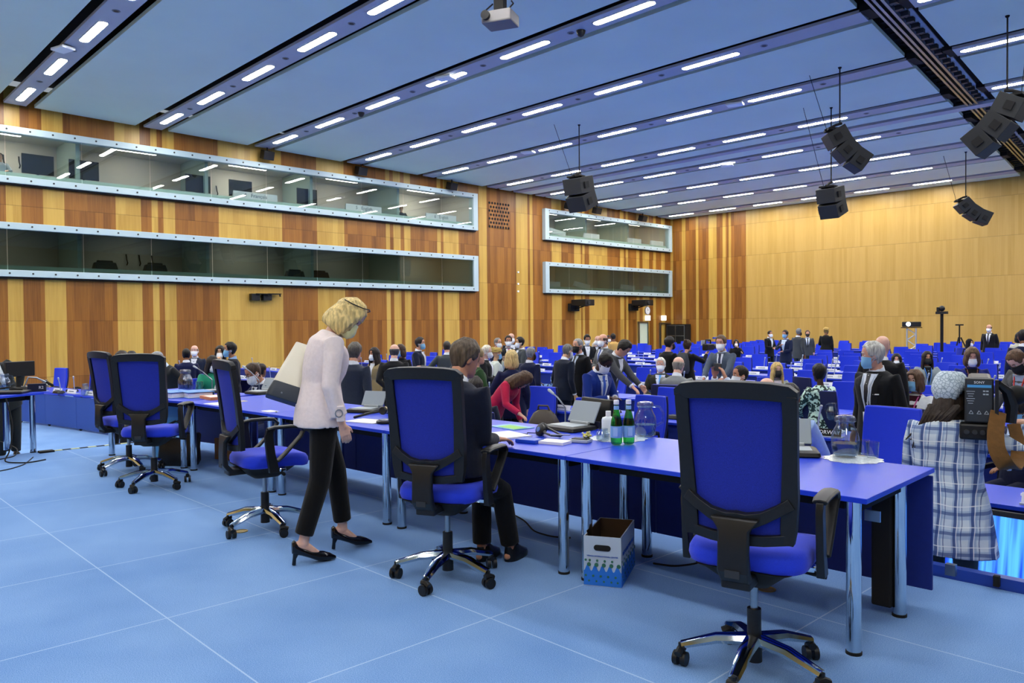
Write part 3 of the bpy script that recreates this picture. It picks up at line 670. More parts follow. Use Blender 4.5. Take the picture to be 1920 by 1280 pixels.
# ================================================================== SMALL THINGS ON THE PODIUM TABLES
TZ = .74
def tp(px, py, z=TZ): return at_z(px, py, z)
def yaw_cam(p): d = CAM-p; return math.atan2(d.y, d.x)+PI/2        # rotation that turns local -Y to the camera
def sheet(name, px, py, w, h, lab, cat, m=None, rz=0, t=.003, z=TZ, bevel=0):
    p = tp(px, py); g = G(); g.box((0,0,t/2), (w,h,t)); o = g.build(name, m or M_PAPER, loc=(p.x,p.y,z+.0005), rz=A1+rz, smooth=False, bevel=bevel); return tag(o, lab, cat)
JUG_PROF = [(.055,0),(.068,.01),(.075,.06),(.078,.10),(.07,.14),(.05,.18),(.047,.20),(.052,.215),(.055,.23)]
def jug(loc, rz, lab, sc=1.0, water=.3, simple=False, hand=1):
    o = thing('glass_jug', lab, 'jug', loc, rz)
    pr = [(r*sc, z*sc) for r, z in JUG_PROF]; inn = [(max(.004,(r-.004)*sc), z*sc+.004*sc) for r, z in reversed(JUG_PROF)]
    g = G(); g.lathe((0,0,0), pr+[(pr[-1][0]-.002, pr[-1][1]+.002*sc)]+inn, 24); jb = g.build('body', M_CLEAR, o, sharp=70)
    g = G(); g.tube([(hand*.05*sc,0,.21*sc),(hand*.10*sc,0,.205*sc),(hand*.125*sc,0,.16*sc),(hand*.12*sc,0,.10*sc),(hand*.078*sc,0,.075*sc)], .009*sc, 8); g.build('handle', M_CLEAR, jb)
    if not simple:
        g = G(); g.lathe((0,0,0), [(.048*sc,.20*sc),(.058*sc,.205*sc),(.058*sc,.222*sc),(.05*sc,.236*sc),(.03*sc,.24*sc)], 24); g.build('lid', M_CLEAR, o)
        g = G(); g.lathe((0,0,0), [(.05*sc,.007*sc),(.064*sc,.014*sc),(.070*sc,.06*sc),(.069*sc,.2*sc*water+.02*sc),(.02*sc,.2*sc*water+.02*sc)], 24); g.build('water', M_WATER, o)
    return o
def tumbler(loc, lab, sc=1.0, up=True):
    o = thing('drinking_glass', lab, 'glass', loc)
    g = G(); g.lathe((0,0,0), [(.03*sc,0),(.036*sc,.09*sc),(.034*sc,.09*sc),(.028*sc,.012*sc),(.004,.01*sc)], 20); g.build('tumbler', M_CLEAR, o, sharp=60); return o
def doily(px, py, r, lab):
    p = tp(px, py); n = 96; g = G()
    P = [[V(((r+(.008*math.sin(k*12*2*PI/n) if q else 0))*c, (r+(.008*math.sin(k*12*2*PI/n) if q else 0))*s, z)) for k in range(n) for c, s in [(math.cos(2*PI*k/n), math.sin(2*PI*k/n))]] for q, z in ((1,0),(1,.003))]
    P.append([V((v.x*.85, v.y*.85, .004)) for v in P[1]]); g.loft(P); o = g.build('doily', M_SILVER, loc=(p.x,p.y,TZ+.0006)); return tag(o, lab, 'doily')
dl = doily(1600, 861, .155, 'round silver lace doily under the jug on the right front table')
p = tp(1585, 858); jug((p.x-.005,p.y+.01,TZ+.005), 1.9, 'clear glass jug with a handle on the right front table', 1.0)
p = tp(1630, 852); tumbler((p.x+.0,p.y-.09,TZ+.005), 'clear tumbler on the right doily, behind its twin')
p = tp(1640, 858); tumbler((p.x-.0,p.y-.03,TZ+.005), 'clear tumbler on the right doily, the front one of two')
doily(1160, 822, .19, 'round silver lace doily under the green bottles')
M_GREENG = glass('green_bottle_glass','#62c07a',.06)
def bottle(px, py, lab, rz):
    p = tp(px, py); o = thing('water_bottle', lab, 'bottle', (p.x,p.y,TZ+.005), rz)
    gm = M_GREENG
    g = G(); g.lathe((0,0,0), [(.028,0),(.036,.008),(.038,.03),(.038,.12),(.034,.155),(.022,.20),(.015,.23),(.0135,.255),(.0135,.262)], 24); g.build('body', gm, o, sharp=70)
    g = G(); g.lathe((0,0,0), [(.0388,.045),(.0392,.05),(.0392,.115),(.0388,.12)], 24, cap=False); lb = g.build('label_band', mat('bottle_label','#86b7e4',.5), o)
    g = G(); g.box((.0,-.0395,.083),(.03,.002,.055)); g.build('label_panel', mat('bottle_label_pale','#a9cdee',.5), lb, smooth=False)
    g = G(); g.lathe((0,0,0), [(.0165,.225),(.0175,.24),(.0150,.25)], 20, cap=False); g.build('neck_label', mat('bottle_label','#86b7e4',.5), o)
    g = G(); g.lathe((0,0,0), [(.0165,.258),(.0175,.262),(.0175,.28),(.0165,.286)], 20); g.build('cap', M_WHITE, o)
bottle(1156, 834, 'green water bottle with white cap, left one of the pair', .5); bottle(1179, 833, 'green water bottle with white cap, right one of the pair', .9)
p = tp(1200, 820); jug((p.x,p.y+.06,TZ+.005), .5, 'clear glass jug behind the green bottles', 1.0)
p = tp(1132, 822); o = thing('sanitizer_bottle', 'white squat plastic bottle of sanitizer behind the flowers', 'bottle', (p.x,p.y+.05,TZ+.005), .8)
g = G(); g.loft([[V((x,y,z)) for x,y in rrect(w,d,.02)] for w,d,z in ((.085,.055,0),(.09,.06,.01),(.09,.06,.12),(.08,.05,.135),(.04,.04,.142))]); g.build('body', mat('bottle_white','#dfeaf2',.4), o)
g = G(); g.cyl((0,0,.14),(0,0,.18),.018); g.build('cap', M_WHITE, o); g = G(); g.box((.032,-.031,.07),(.022,.003,.08)); g.build('label_patch', mat('label_grey','#a9b9bd',.6), o, smooth=False)
p = tp(1128, 826); o = thing('candy_jar', 'clear glass jar beside the green bottles', 'jar', (p.x+.02,p.y-.01,TZ+.005))
g = G(); g.lathe((0,0,0), [(.035,0),(.045,.01),(.045,.05),(.032,.065),(.034,.08),(.031,.08),(.028,.064),(.041,.048),(.04,.012),(.01,.006)], 20); g.build('jar_body', M_CLEAR, o)
p = tp(1100, 828); o = thing('flower_posy', 'little white, yellow and purple flower posy on the table', 'flowers', (p.x,p.y,TZ+.001))
g = G()
for i in range(34):
    a = random.uniform(0,2*PI); r = random.uniform(0,.035); g.sphere((r*math.cos(a), r*math.sin(a), random.uniform(.012,.07)), random.uniform(.006,.011), 7, 5, mi=random.choice([0,0,0,1,1,2]))
g.build('blossom', [mat('petal_white','#e8eadb',.7), mat('petal_yellow','#d8d264',.7), mat('petal_purple','#6a52b0',.7)], o)['kind'] = 'stuff'
g = G()
for i in range(8): a = i*.8; g.tube([(0,0,0),(.02*math.cos(a),.02*math.sin(a),.04)], .004, 5)
g.build('stem', mat('stem_green','#6d8a44',.7), o)['kind'] = 'stuff'
def console(px, py, rz, lab, sc=1.0, mic=False, lid=True, micvec=(-.18,-.05,.30)):
    p = tp(px, py); o = thing('desk_console', lab, 'console', (p.x,p.y,TZ), rz)
    g = G(); g.loft([[V((x,y,z)) for x,y in rrect(w*sc,d*sc,.02)] for w,d,z in ((.27,.22,0),(.29,.24,.008),(.28,.23,.028),(.25,.20,.036))]); g.build('body', M_BLACK, o)
    g = G(); g.box((0,-.01,.037*1),(.21*sc,.14*sc,.006)); g.build('keypad', M_LGREY, o, smooth=False, bevel=.002)
    if lid:
        g = G(); Mx = Matrix.Rotation(math.radians(-28),3,'X'); g.box((0,.10*sc,.04)+Mx @ V((0,0,.075*sc)) if False else V((0,.10*sc,.04))+Mx @ V((0,0,.08*sc)), (.24*sc,.012,.15*sc), M=Mx); g.build('lid', mat('console_grey','#8f9ca6',.5), o, smooth=False, bevel=.006, seg=3)
        g = G(); g.box((0,.095*sc,.045),(.16*sc,.03,.02)); g.build('hinge', M_LGREY, o, smooth=False, bevel=.004)
    if mic:
        b = V((-.1*sc,.06*sc,.03)); m = V(micvec); g = G(); g.tube([b, b+V((0,0,.12)), b+m*.6+V((0,0,.06)), b+m], [.006,.006,.006,.006], 8); g.build('gooseneck', M_STEEL, o)
        g = G(); d = (m-m*.6-V((0,0,.06))).normalized(); g.tube([b+m-d*.01, b+m+d*.05], [.010,.013], 10, rnd=True); g.build('microphone', M_LGREY, o)
    return o
console(1068, 805, A1-.1, 'black desk console with raised grey lid beside the headphones', 1.15, True, micvec=(-.16,.02,.22))
console(686, 772, A1+.35, 'black desk console with raised grey lid right of the standing woman', 1.0)
console(487, 738, A1+.1, 'black desk console with grey lid and gooseneck mic left of the handbag', 1.0, True, micvec=(-.24,-.02,.26))
console(398, 736, A1+.1, 'desk console with gooseneck mic beside the left jug', .8, True, micvec=(-.26,-.05,.26))
console(1482, 851, A1+.5, 'black desk console with pale lid half hidden by the nearest chair', 1.1)
def speaker_box(px, py, rz, w, h, lab, txt=None, tilt=0):
    p = tp(px, py); o = thing('speaker_box', lab, 'speaker', (p.x,p.y,TZ), rz); Mx = Matrix.Rotation(tilt,3,'X')
    g = G(); g.box(Mx @ V((0,0,.03+h/2)), (w,.05,h), M=Mx); g.build('panel', M_BLACK, o, smooth=False, bevel=.01)
    g = G(); nx, nz = int(w*.5/.012), int(h*.8/.012)
    for i in range(nx):
        for j in range(nz):
            c = Mx @ V((-w*.45+(i+(.5 if j % 2 else 0))*.012, -.026, .045+j*.012)); g.box(c, (.006,.003,.006), M=Mx)
    g.build('grille', M_GREYD, o, smooth=False)['kind'] = 'stuff'
    g = G(); g.box((0,.03,.012),(w*.8,.14,.024)); g.build('foot', M_BLACKM, o, smooth=False)
    return o
o = speaker_box(1112, 800, A1-.25, .36, .19, 'black perforated speaker panel between the console and the white bottle', tilt=-.25)
g = G(); g.box((0,-.07,.035),(.34,.012,.05)); g.build('name_strip', M_NAVY, o, smooth=False)
wtext('IR  CINI', .035, M_TXTW, Matrix.Translation((-.03,-.078,.035)) @ RX, o)
speaker_box(742, 772, A1+.1, .22, .22, 'black perforated speaker panel left of the seated man')
# headphones
p = tp(1022, 818); o = thing('headphones', 'black headphones with blue ear disc lying in front of the console', 'headphones', (p.x,p.y,TZ), A1-.2)
for x, y in ((-.03,-.02),(-.07,.03)):
    g = G(); g.lathe((x,y,.045), [(.02,-.02),(.042,-.012),(.044,.006),(.03,.016)], 20, M=Matrix.Rotation(1.25,3,'X')); g.build('ear_cup', M_BLACK, o)
g = G(); g.lathe((-.03,-.036,.05), [(.018,-.004),(.018,.004)], 16, M=Matrix.Rotation(1.25,3,'X')); g.build('ear_disc', mat('disc_blue','#5a78b8',.5), o)
g = G(); g.tube([(-.02,0,.05),(.04,-.03,.03),(.10,-.02,.02),(.13,.03,.015),(.10,.07,.015),(.02,.07,.03),(-.06,.05,.06)], .007, 8, squash=(1,1.6)); g.build('headband', M_BLACK, o)
g = G(); g.tube([(-.07,0,.02),(-.15,.02,.006),(-.2,-.01,.005),(-.14,-.05,.005),(-.2,-.07,.005),(-.08,-.08,.005)], .003, 6); g.build('cable', M_BLACKM, o)
# papers, notebooks, brochure
sheet('paper_stack', 952, 817, .30, .21, 'open white documents in front of the seated man', 'papers', rz=-.25, t=.012)
o = sheet('brochure', 960, 801, .30, .20, 'green and blue brochure on the table right of the seated man', 'brochure', mat('brochure_blue','#7db4d6',.5), rz=-.15, t=.006)
g = G(); g.box((.03,-.02,.0065),(.22,.12,.002)); g.build('green_panel', mat('brochure_green','#7cc243',.5), o, smooth=False)
o = sheet('notebook', 993, 829, .16, .11, 'blue notebook at the table edge right of the seated hand', 'notebook', mat('notebook_blue','#1c4fc4',.4), rz=.15, t=.024, bevel=.004)
o = sheet('notepad', 1040, 831, .19, .12, 'white notepad with a pen on it at the table edge', 'notepad', rz=.2, t=.018)
p = tp(1050, 822); g = G(); g.tube([(-.06,-.02,.0),(.06,.03,.0)], .005, 8, rnd=True); tag(g.build('pen', M_STEEL, loc=(p.x,p.y,TZ+.025), rz=.3), 'silver pen lying on the white notepad', 'pen')
o = sheet('phone', 1088, 829, .14, .085, 'phone and silver case stacked beside the notepad', 'phone', M_LGREY, rz=.25, t=.022, bevel=.005)
g = G(); g.box((0.005,0,.0245),(.11,.06,.006)); g.build('screen', M_GREYD, o, smooth=False)
sheet('paper_stack', 690, 790, .32, .22, 'white papers under the gavel handle', 'papers', rz=.2, t=.006)
p = tp(724, 793); o = thing('gavel_block', 'round black gavel sounding block with a pale ring', 'gavel block', (p.x,p.y,TZ))
g = G(); g.lathe((0,0,0), [(.075,0),(.08,.006),(.078,.02),(.05,.026)], 28); g.build('block', M_BLACK, o); g = G(); g.lathe((0,0,0), [(.048,.025),(.06,.026),(.06,.03),(.046,.031)], 28); g.build('ring', M_STEEL, o)
p = tp(700, 786); o = thing('gavel', 'black wooden gavel with a gold band lying on its block', 'gavel', (p.x,p.y,TZ+.035), A1+.15)
g = G(); g.tube([(-.16,-.06,-.02),(-.02,-.01,.02),(.09,.03,.04)], [.012,.011,.009], 10, rnd=True); g.build('handle', M_BLACK, o)
g = G(); hd = V((.03,-.085,.0)).normalized(); c = V((.10,.035,.045)); g.tube([c-hd*.05,c-hd*.035,c-hd*.03,c+hd*.03,c+hd*.035,c+hd*.05], [.03,.036,.028,.028,.036,.03], 16); g.build('head', M_BLACK, o)
g = G(); g.cyl(c-hd*.012,c+hd*.012,.0295,n=16); g.build('band', mat('gold','#b6a468',.3,metal=.8), o)
# left table: jug, glasses, binders, folder
p = tp(348, 734); jug((p.x,p.y,TZ), 2.6, 'clear glass jug behind the blue binders', 1.15, hand=1)
p = tp(362, 735); tumbler((p.x+.02,p.y+.02,TZ), 'clear tumbler right of the left jug'); p = tp(369, 732); tumbler((p.x,p.y+.03,TZ), 'tall clear glass standing behind the tumbler by the left jug', 1.25)
def binder(px, py, rz, lab):
    p = tp(px, py); o = thing('ring_binder', lab, 'binder', (p.x,p.y,TZ), A1+rz); bb = mat('binder_blue','#4a86c8',.5)
    g = G(); g.box((0,0,.0025),(.32,.29,.004)); g.box((0,0,.066),(.32,.29,.004), M=Matrix.Rotation(.02,3,'Y')); g.box((0,.145,.034),(.32,.004,.066)); g.build('cover', bb, o, smooth=False)
    g = G(); g.box((0,0,.03),(.29,.26,.05)); g.build('pages', M_PAPER, o, smooth=False)
binder(330, 744, .1, 'blue ring binder at the front left corner of the left table'); binder(368, 744, -.08, 'blue ring binder lying right of the other binder')
o = sheet('orange_folder', 408, 747, .36, .27, 'orange folder with a white sheet on top of papers', 'folder', mat('orange','#d98a52',.6), rz=-.12, t=.03)
g = G(); g.box((.03,-.03,.032),(.22,.18,.003)); g.build('sheet', M_PAPER, o, smooth=False)
p = tp(402, 742); g = G(); g.tube([(-.07,-.02,0),(.07,.02,0)], .005, 8, rnd=True); tag(g.build('pen', M_BLACK, loc=(p.x,p.y,TZ+.038), rz=.4), 'dark pen on the white sheet of the orange folder', 'pen')
sheet('paper_stack', 412, 757, .30, .20, 'white papers at the table edge in front of the orange folder', 'papers', rz=.05, t=.003)
sheet('sticky_note', 455, 752, .09, .07, 'pale yellow note on the table left of the handbag', 'note', mat('note_yellow','#e4d79c',.7), t=.003)
sheet('paper_stack', 506, 771, .16, .10, 'white paper at the table edge below the handbag', 'papers', t=.003)
# under the tables
p0, p1, p2 = at_z(1095,1096,0), at_z(1165,1103,0), at_z(1215,1063,0)
def recycling_box():
    ax = (p1-p0); w = ax.length; ang = math.atan2(ax.y, ax.x); d = (p2-p1).length; h = .29
    o = thing('recycling_box', 'white and blue cardboard recycling paper box under the table', 'box', (p0.x,p0.y,0), ang)
    mw = mat('box_white','#aebfd2',.8); mb = mat('box_blue','#1f6fd0',.8); mi = mat('box_inside','#5a4634',.9); mg = mat('box_dots','#2f6a58',.8)
    g = G(); t = .006
    for c, s in (((w/2,t/2,h/2),(w,t,h)), ((w/2,d-t/2,h/2),(w,t,h)), ((t/2,d/2,h/2),(t,d-2*t,h)), ((w-t/2,d/2,h/2),(t,d-2*t,h))): g.box(c, s)
    g.box((w/2,d/2,.004),(w-2*t,d-2*t,.006)); g.build('carton', mw, o, smooth=False)
    g = G()
    for c, s in (((w/2,t+.002,h/2),(w-2*t-.002,.002,h-.002)), ((w/2,d-t-.002,h/2),(w-2*t-.002,.002,h-.002)), ((t+.002,d/2,h/2),(.002,d-2*t-.006,h-.002)), ((w-t-.002,d/2,h/2),(.002,d-2*t-.006,h-.002))): g.box(c, s)
    g.build('lining', mi, o, smooth=False)
    def wave(L, T, n):
        P = [(0,.004),(L,.004)] + [(L*(1-k/60), .105+.018*math.cos((1-k/60)*n*2*PI+PI)) for k in range(61)]
        q = G(); q.prism(P, 0, .002, M=T); return q
    F = Matrix.Translation((0,-.0005,0)) @ RX; R_ = Matrix.Translation((w+.0005,0,0)) @ FACE_PX
    wave(w, F, 5).build('wave_print', mb, o, smooth=False); wave(d, R_, 6).build('wave_print', mb, o, smooth=False)
    for T, L, n in ((F, w, 5), (R_, d, 6)):
        q = G()
        for k in range(n):
            x = L*(k+.98)/n-.012; x2 = L*(k+.5)/n-.01
            for (cx, cy, r) in ((min(x,L-.014),.125,.012),(max(x2-.02,.012),.15,.007),(x2,.06,.007),(min(x,L-.02),.03,.006)):
                q.prism([(cx+r*math.cos(a*PI/6), cy+r*math.sin(a*PI/6)) for a in range(12)], .002, .0035, M=T)
        q.build('dot_print', mg, o, smooth=False)['kind'] = 'stuff'
    wtext('VIENNA INTERNATIONAL CENTER', .0118, M_TXTBL, F @ Matrix.Translation((w/2,.175,.001)), o)
    wtext('RECYCLABLE PAPER ONLY', .03, M_TXTBL, R_ @ Matrix.Translation((d/2,.185,.001)), o)
    g = G(); g.prism([(w/2+x, .225+y) for y, x in [(b, a) for a, b in capsule(.034,.10)]], .001, .003, M=F); g.build('hand_hole', M_BLACKM, o, smooth=False)
recycling_box()
p = at_z(322, 876, 0)
o = thing('tote_bag', 'black leather tote bag on the floor under the left table', 'bag', (p.x-.1,p.y+.12,0), .7)
g = G(); g.loft([[V((x+.03*z,y,z)) for x,y in rrect(w,d,.04)] for w,d,z in ((.40,.16,0),(.44,.19,.05),(.43,.16,.2),(.48,.10,.34),(.46,.08,.36))]); g.build('body', mat('black_leather','#15161a',.35,bump=.3,nscale=14), o)
for y in (-.05,.05):
    g = G(); g.tube([(-.12,y,.34),(-.11,y-.02,.45),(0,y-.02,.50),(.11,y-.02,.45),(.12,y,.34)], .008, 6); g.build('handle', M_BLACK, o)
p = at_z(402, 872, 0); o = thing('cardboard_box', 'small brown cardboard box on the floor behind the sideways chair', 'box', (p.x-.3,p.y+.35,0), .3)
g = G(); g.box((0,0,.12),(.32,.26,.24)); g.build('carton', mat('cardboard','#8a6a4a',.85), o, smooth=False); g = G(); g.box((0,0,.242),(.32,.03,.003)); g.build('tape', mat('tape_tan','#a58a5e',.5), o, smooth=False)
p = at_z(318, 838, 0); o = thing('paper_bag', 'light blue paper bag standing behind the chair by the tote bag', 'bag', (12.75,3.35,0), .5)
g = G(); g.loft([[V((x,y,z)) for x,y in rrect(w,d,.01,2)] for w,d,z in ((.34,.12,0),(.34,.12,.5),(.34,.06,.66))]); g.build('bag_body', mat('bag_blue','#5aa4dc',.6), o, smooth=False); g = G(); g.tube([(-.08,0,.65),(-.07,0,.76),(.07,0,.76),(.08,0,.65)], .005, 6); g.build('handle', M_WHITE, o)
# cables on the floor
def floor_cable(pts, lab, r=.006):
    g = G(); P = [V((a.x,a.y,.008)) for a in [at_z(x,y,0) for x,y in pts]]
    Q = []
    for i in range(len(P)-1):
        for k in range(5): Q.append(P[i].lerp(P[i+1], k/5))
    Q.append(P[-1]); 
    for _ in range(3): Q = [Q[0]]+[(Q[i-1]+Q[i]*2+Q[i+1])/4 for i in range(1,len(Q)-1)]+[Q[-1]]
    g.tube(Q, r, 6); tag(g.build('floor_cable', M_BLACKM), lab, 'cable')
floor_cable([(1225,1058),(1265,1064),(1310,1058),(1345,1040)], 'black cable on the floor right of the recycling box')
floor_cable([(955,962),(985,978),(1000,998),(1035,1008),(1070,1010)], 'black cable on the floor behind the seated man\'s shoes')
floor_cable([(0,862),(30,856),(34,842),(12,832),(0,828)], 'black cable loops on the floor under the left edge table')
floor_cable([(0,884),(20,880),(46,872),(62,858)], 'black cable trailing in front of the left edge table')
for i, (px, py) in enumerate(((452,996),(1438,1105))):
    p = at_z(px,py,0); g = G(); g.lathe((0,0,0), [(.05,.001),(.05,.005),(.042,.006),(.042,.003)], 24); tag(g.build('floor_outlet', mat('brass','#a08a50',.4,metal=.7), loc=(p.x,p.y,0)), ('round brass floor outlet under the sideways office chair','round brass floor outlet under the nearest office chair')[i], 'floor outlet')
# left wing table things
p = at_z(38, 728, TZ); monitor((p.x,p.y,TZ), 2.0, .40, .2, 'black monitor with tilted screen on the left edge table')
p = at_z(66, 734, TZ); o = thing('name_plate', 'dark blue name plate at the corner of the left edge table', 'name plate', (p.x,p.y+.02,TZ), 1.2); g = G(); g.box((0,0,.05),(.2,.05,.1)); g.build('plate', M_NAVY, o, smooth=False)
wtext('R2', .05, M_TXTW, Matrix.Translation((.05,-.027,.05)) @ RX, o)
p = at_z(45, 730, TZ); o = thing('desk_microphone', 'black desk microphone bending over the left edge table', 'microphone', (p.x,p.y,TZ), 1.3)
g = G(); g.lathe((0,0,0),[(.06,0),(.05,.03),(.01,.04)],16); g.build('base', M_BLACK, o); g = G(); g.tube([(0,0,.03),(.05,0,.16),(.14,0,.15),(.26,0,.08)], .01, 8); g.build('gooseneck', M_STEEL, o); g = G(); g.tube([(.26,0,.08),(.32,0,.04)], .018, 8, rnd=True); g.build('capsule', M_BLACKM, o)
p = at_z(8, 738, TZ); o = thing('tablet_stand', 'black tray with cables at the left edge of the photo', 'tray', (p.x,p.y,TZ), 1.0); g = G(); g.box((0,0,.02),(.5,.3,.03)); g.build('tray', M_BLACK, o, smooth=False, bevel=.01); g = G(); g.tube([(-.2,.1,.04),(0,.12,.07),(.2,0,.05),(.1,-.1,.06)], .01, 6); g.build('cable', M_BLACKM, o)
p = at_z(12, 732, TZ); jug((p.x-.1,p.y,TZ), 1.0, 'clear glass jug at the left edge of the photo', .9)
for i, (x, y) in enumerate(((12.2,.55),(11.3,2.0))):
    g = G(); Q = [V((x,y,.72)), V((x+.1,y+.05,.4)), V((x+.15,y,.1)), V((x+.3,y-.1,.012)), V((x+.55,y+.1,.012)), V((x+.4,y+.35,.012))]
    R2 = []
    for k in range(len(Q)-1):
        for m in range(5): R2.append(Q[k].lerp(Q[k+1], m/5))
    for _ in range(3): R2 = [R2[0]]+[(R2[k-1]+R2[k]*2+R2[k+1])/4 for k in range(1,len(R2)-1)]+[R2[-1]]
    g.tube(R2, .008, 6); tag(g.build('hanging_cable', M_BLACKM), f'black cable hanging below the {["far left","left wing"][i]} table to the floor', 'cable')
# ================================================================== DELEGATE SEATING
DZ = .74
def delegate_chair(parts=True):
    t = thing('delegate_chair', 'x', 'chair')
    def back(y0, th, grow, n=6):
        R = []
        for k in range(n+1):
            v = k/n; z = .50+.60*v; w = (.235+.012*math.sin(v*PI))*(1 if k < n else .97)+grow; y = y0-.10*v-.02*math.sin(v*PI*1.2)
            cr = .05
            R.append([V((-w,y-th/2+cr*.8,z)),V((-w*.7,y-th/2+cr*.25,z)),V((0,y-th/2,z)),V((w*.7,y-th/2+cr*.25,z)),V((w,y-th/2+cr*.8,z)),V((w,y+th/2+cr*.8,z)),V((w*.7,y+th/2+cr*.25,z)),V((0,y+th/2,z)),V((-w*.7,y+th/2+cr*.25,z)),V((-w,y+th/2+cr*.8,z))])
        return R
    bk = G(); bk.loft(back(-.20,.045,0)); sh = G(); sh.loft(back(-.236,.028,.008))
    st = G(); st.loft([[V((x*s, y*s+.03, z)) for x,y in rrect(.50,.50,.08,4)] for s,z in ((.93,.43),(1,.45),(1,.49),(.95,.51))])
    col = G(); col.cyl((0,0,.10),(0,0,.43),.03,.02,10)
    base = G()
    for k in range(5):
        a = .3+2*PI*k/5; base.tube([(0,0,.12),(math.cos(a)*.3,math.sin(a)*.3,.07)], [.03,.018], 6); base.sphere((math.cos(a)*.3,math.sin(a)*.3,.032), .032, 8, 6)
    def arm(s):
        g = G(); X = s*.285; g.tube([(X*.8,0,.44),(X,-.01,.46),(X,-.03,.60),(X,-.02,.66),(X,.08,.675),(X,.19,.66)], [.014,.016,.016,.018,.022,.02], 8, squash=(.8,1.4)); return g
    if parts:
        bk.build('backrest', M_BLUEC, t, bevel=.012); sh.build('back_shell', M_NAVYC, t, bevel=.008); st.build('seat', M_BLUEC, t, sharp=60); col.build('column', M_STEEL, t); base.build('base', M_CHROME, t)
        for s in (-1,1): arm(s).build('armrest', M_BLACK, t)
        return t
    bpy.data.objects.remove(t)
    g = G()
    for q, mi in ((bk,0),(sh,1),(st,0),(col,2),(base,2),(arm(-1),1),(arm(1),1)): g.add(q.v, q.f, mi)
    return tag(g.build('delegate_chair', [M_BLUEC, M_NAVYC, M_STEEL]), 'x', 'chair')
M_NAVYC = mat('chair_shell', '#0c1648', .6)
CH = [delegate_chair(True), delegate_chair(False)]; CHU = [False, False]
TAKEN = []                                    # footprints of chairs / people
def chair(x, y, rz, lab, group, far=False, z=LF):
    k = 1 if far else 0; TAKEN.append((x, y))
    if not CHU[k]: CHU[k] = True; o = CH[k]; o.location = (x,y,z); o.rotation_euler = (0,0,rz); o['label'] = lab; o['group'] = group
    else: o = dup(CH[k], (x,y,z), rz, lab, group)
    return o
def desk_mesh(name):
    # 1.86 m desk, x along, y=0 front (podium side, with panel), chairs at +y
    t = thing(name, 'x', 'desk'); L = 1.86
    g = G(); g.box((0,.36,DZ-.014),(L,.72,.028)); g.build('desktop', M_BLUET, t, smooth=False)
    g = G(); g.box((0,.05,DZ-.17),(L-.06,.02,.28)); g.build('modesty_panel', M_BLUEP, t, smooth=False)
    for x in (-L/2+.14, L/2-.14):
        g = G(); g.box((x,.36,.02),(.07,.6,.04)); g.cyl((x,.36,.04),(x,.36,DZ-.03),.035,n=10); g.build('leg', M_STEEL, t)
    return t
DESK = desk_mesh('delegate_desk'); DU = [False]
DESKS = []
def desk(x, y, lab, rz=0, z=LF):
    if not DU[0]: DU[0] = True; o = DESK; o.location = (x,y,z); o.rotation_euler = (0,0,rz); o['label'] = lab; o['group'] = 'delegate desks in rows'
    else: o = dup(DESK, (x,y,z), rz, lab, 'delegate desks in rows')
    return o
# small desk things (prototypes)
plate = thing('country_plate', 'x', 'name plate')
g = G(); g.box((0,0,.045),(.36,.012,.085), M=Matrix.Rotation(-.3,3,'X')); g.build('card', M_WHITE, plate, smooth=False); g = G(); g.box((0,.03,.006),(.38,.10,.012)); g.build('holder', M_LGREY, plate, smooth=False)
g = G()
for i in range(7): g.box((-.09+i*.03,-.0085,.047),(.018,.003,.022), M=Matrix.Rotation(-.3,3,'X'))
g.build('print_mark', M_TXT, plate, smooth=False)
mic = thing('desk_microphone', 'x', 'microphone')
g = G(); g.box((0,0,.03),(.22,.17,.05), taper=.8); g.build('console_base', M_BLACK, mic, smooth=False, bevel=.01)
g = G(); g.tube([(.07,0,.05),(.09,-.02,.18),(.13,-.06,.29)], .010, 6); g.tube([(.13,-.06,.29),(.145,-.075,.33)], .016, 6); g.build('gooseneck', M_LGREY, mic)
docs = thing('document_pile', 'x', 'papers'); g = G(); g.box((0,0,.008),(.31,.22,.016)); g.build('sheets', M_PAPER, docs, smooth=False); g = G(); g.box((.03,.02,.02),(.22,.16,.008), M=Matrix.Rotation(.3,3,'Z')); g.build('top_sheet', M_WHITE, docs, smooth=False)
PU = {}
def put_small(proto, x, y, z, rz, lab, grp):
    if proto.name not in PU: PU[proto.name] = 1; proto.location = (x,y,z); proto.rotation_euler = (0,0,rz); proto['label'] = lab; proto['group'] = grp; return proto
    return dup(proto, (x,y,z), rz, lab, grp)
jproto = [None]
def desk_jug(x, y, z, lab):
    if jproto[0] is None: jproto[0] = jug((x,y,z), .6, lab, .85, simple=True); jproto[0]['group'] = 'glass jugs on the delegate desks'
    else: dup(jproto[0], (x,y,z), .6, lab, 'glass jugs on the delegate desks')
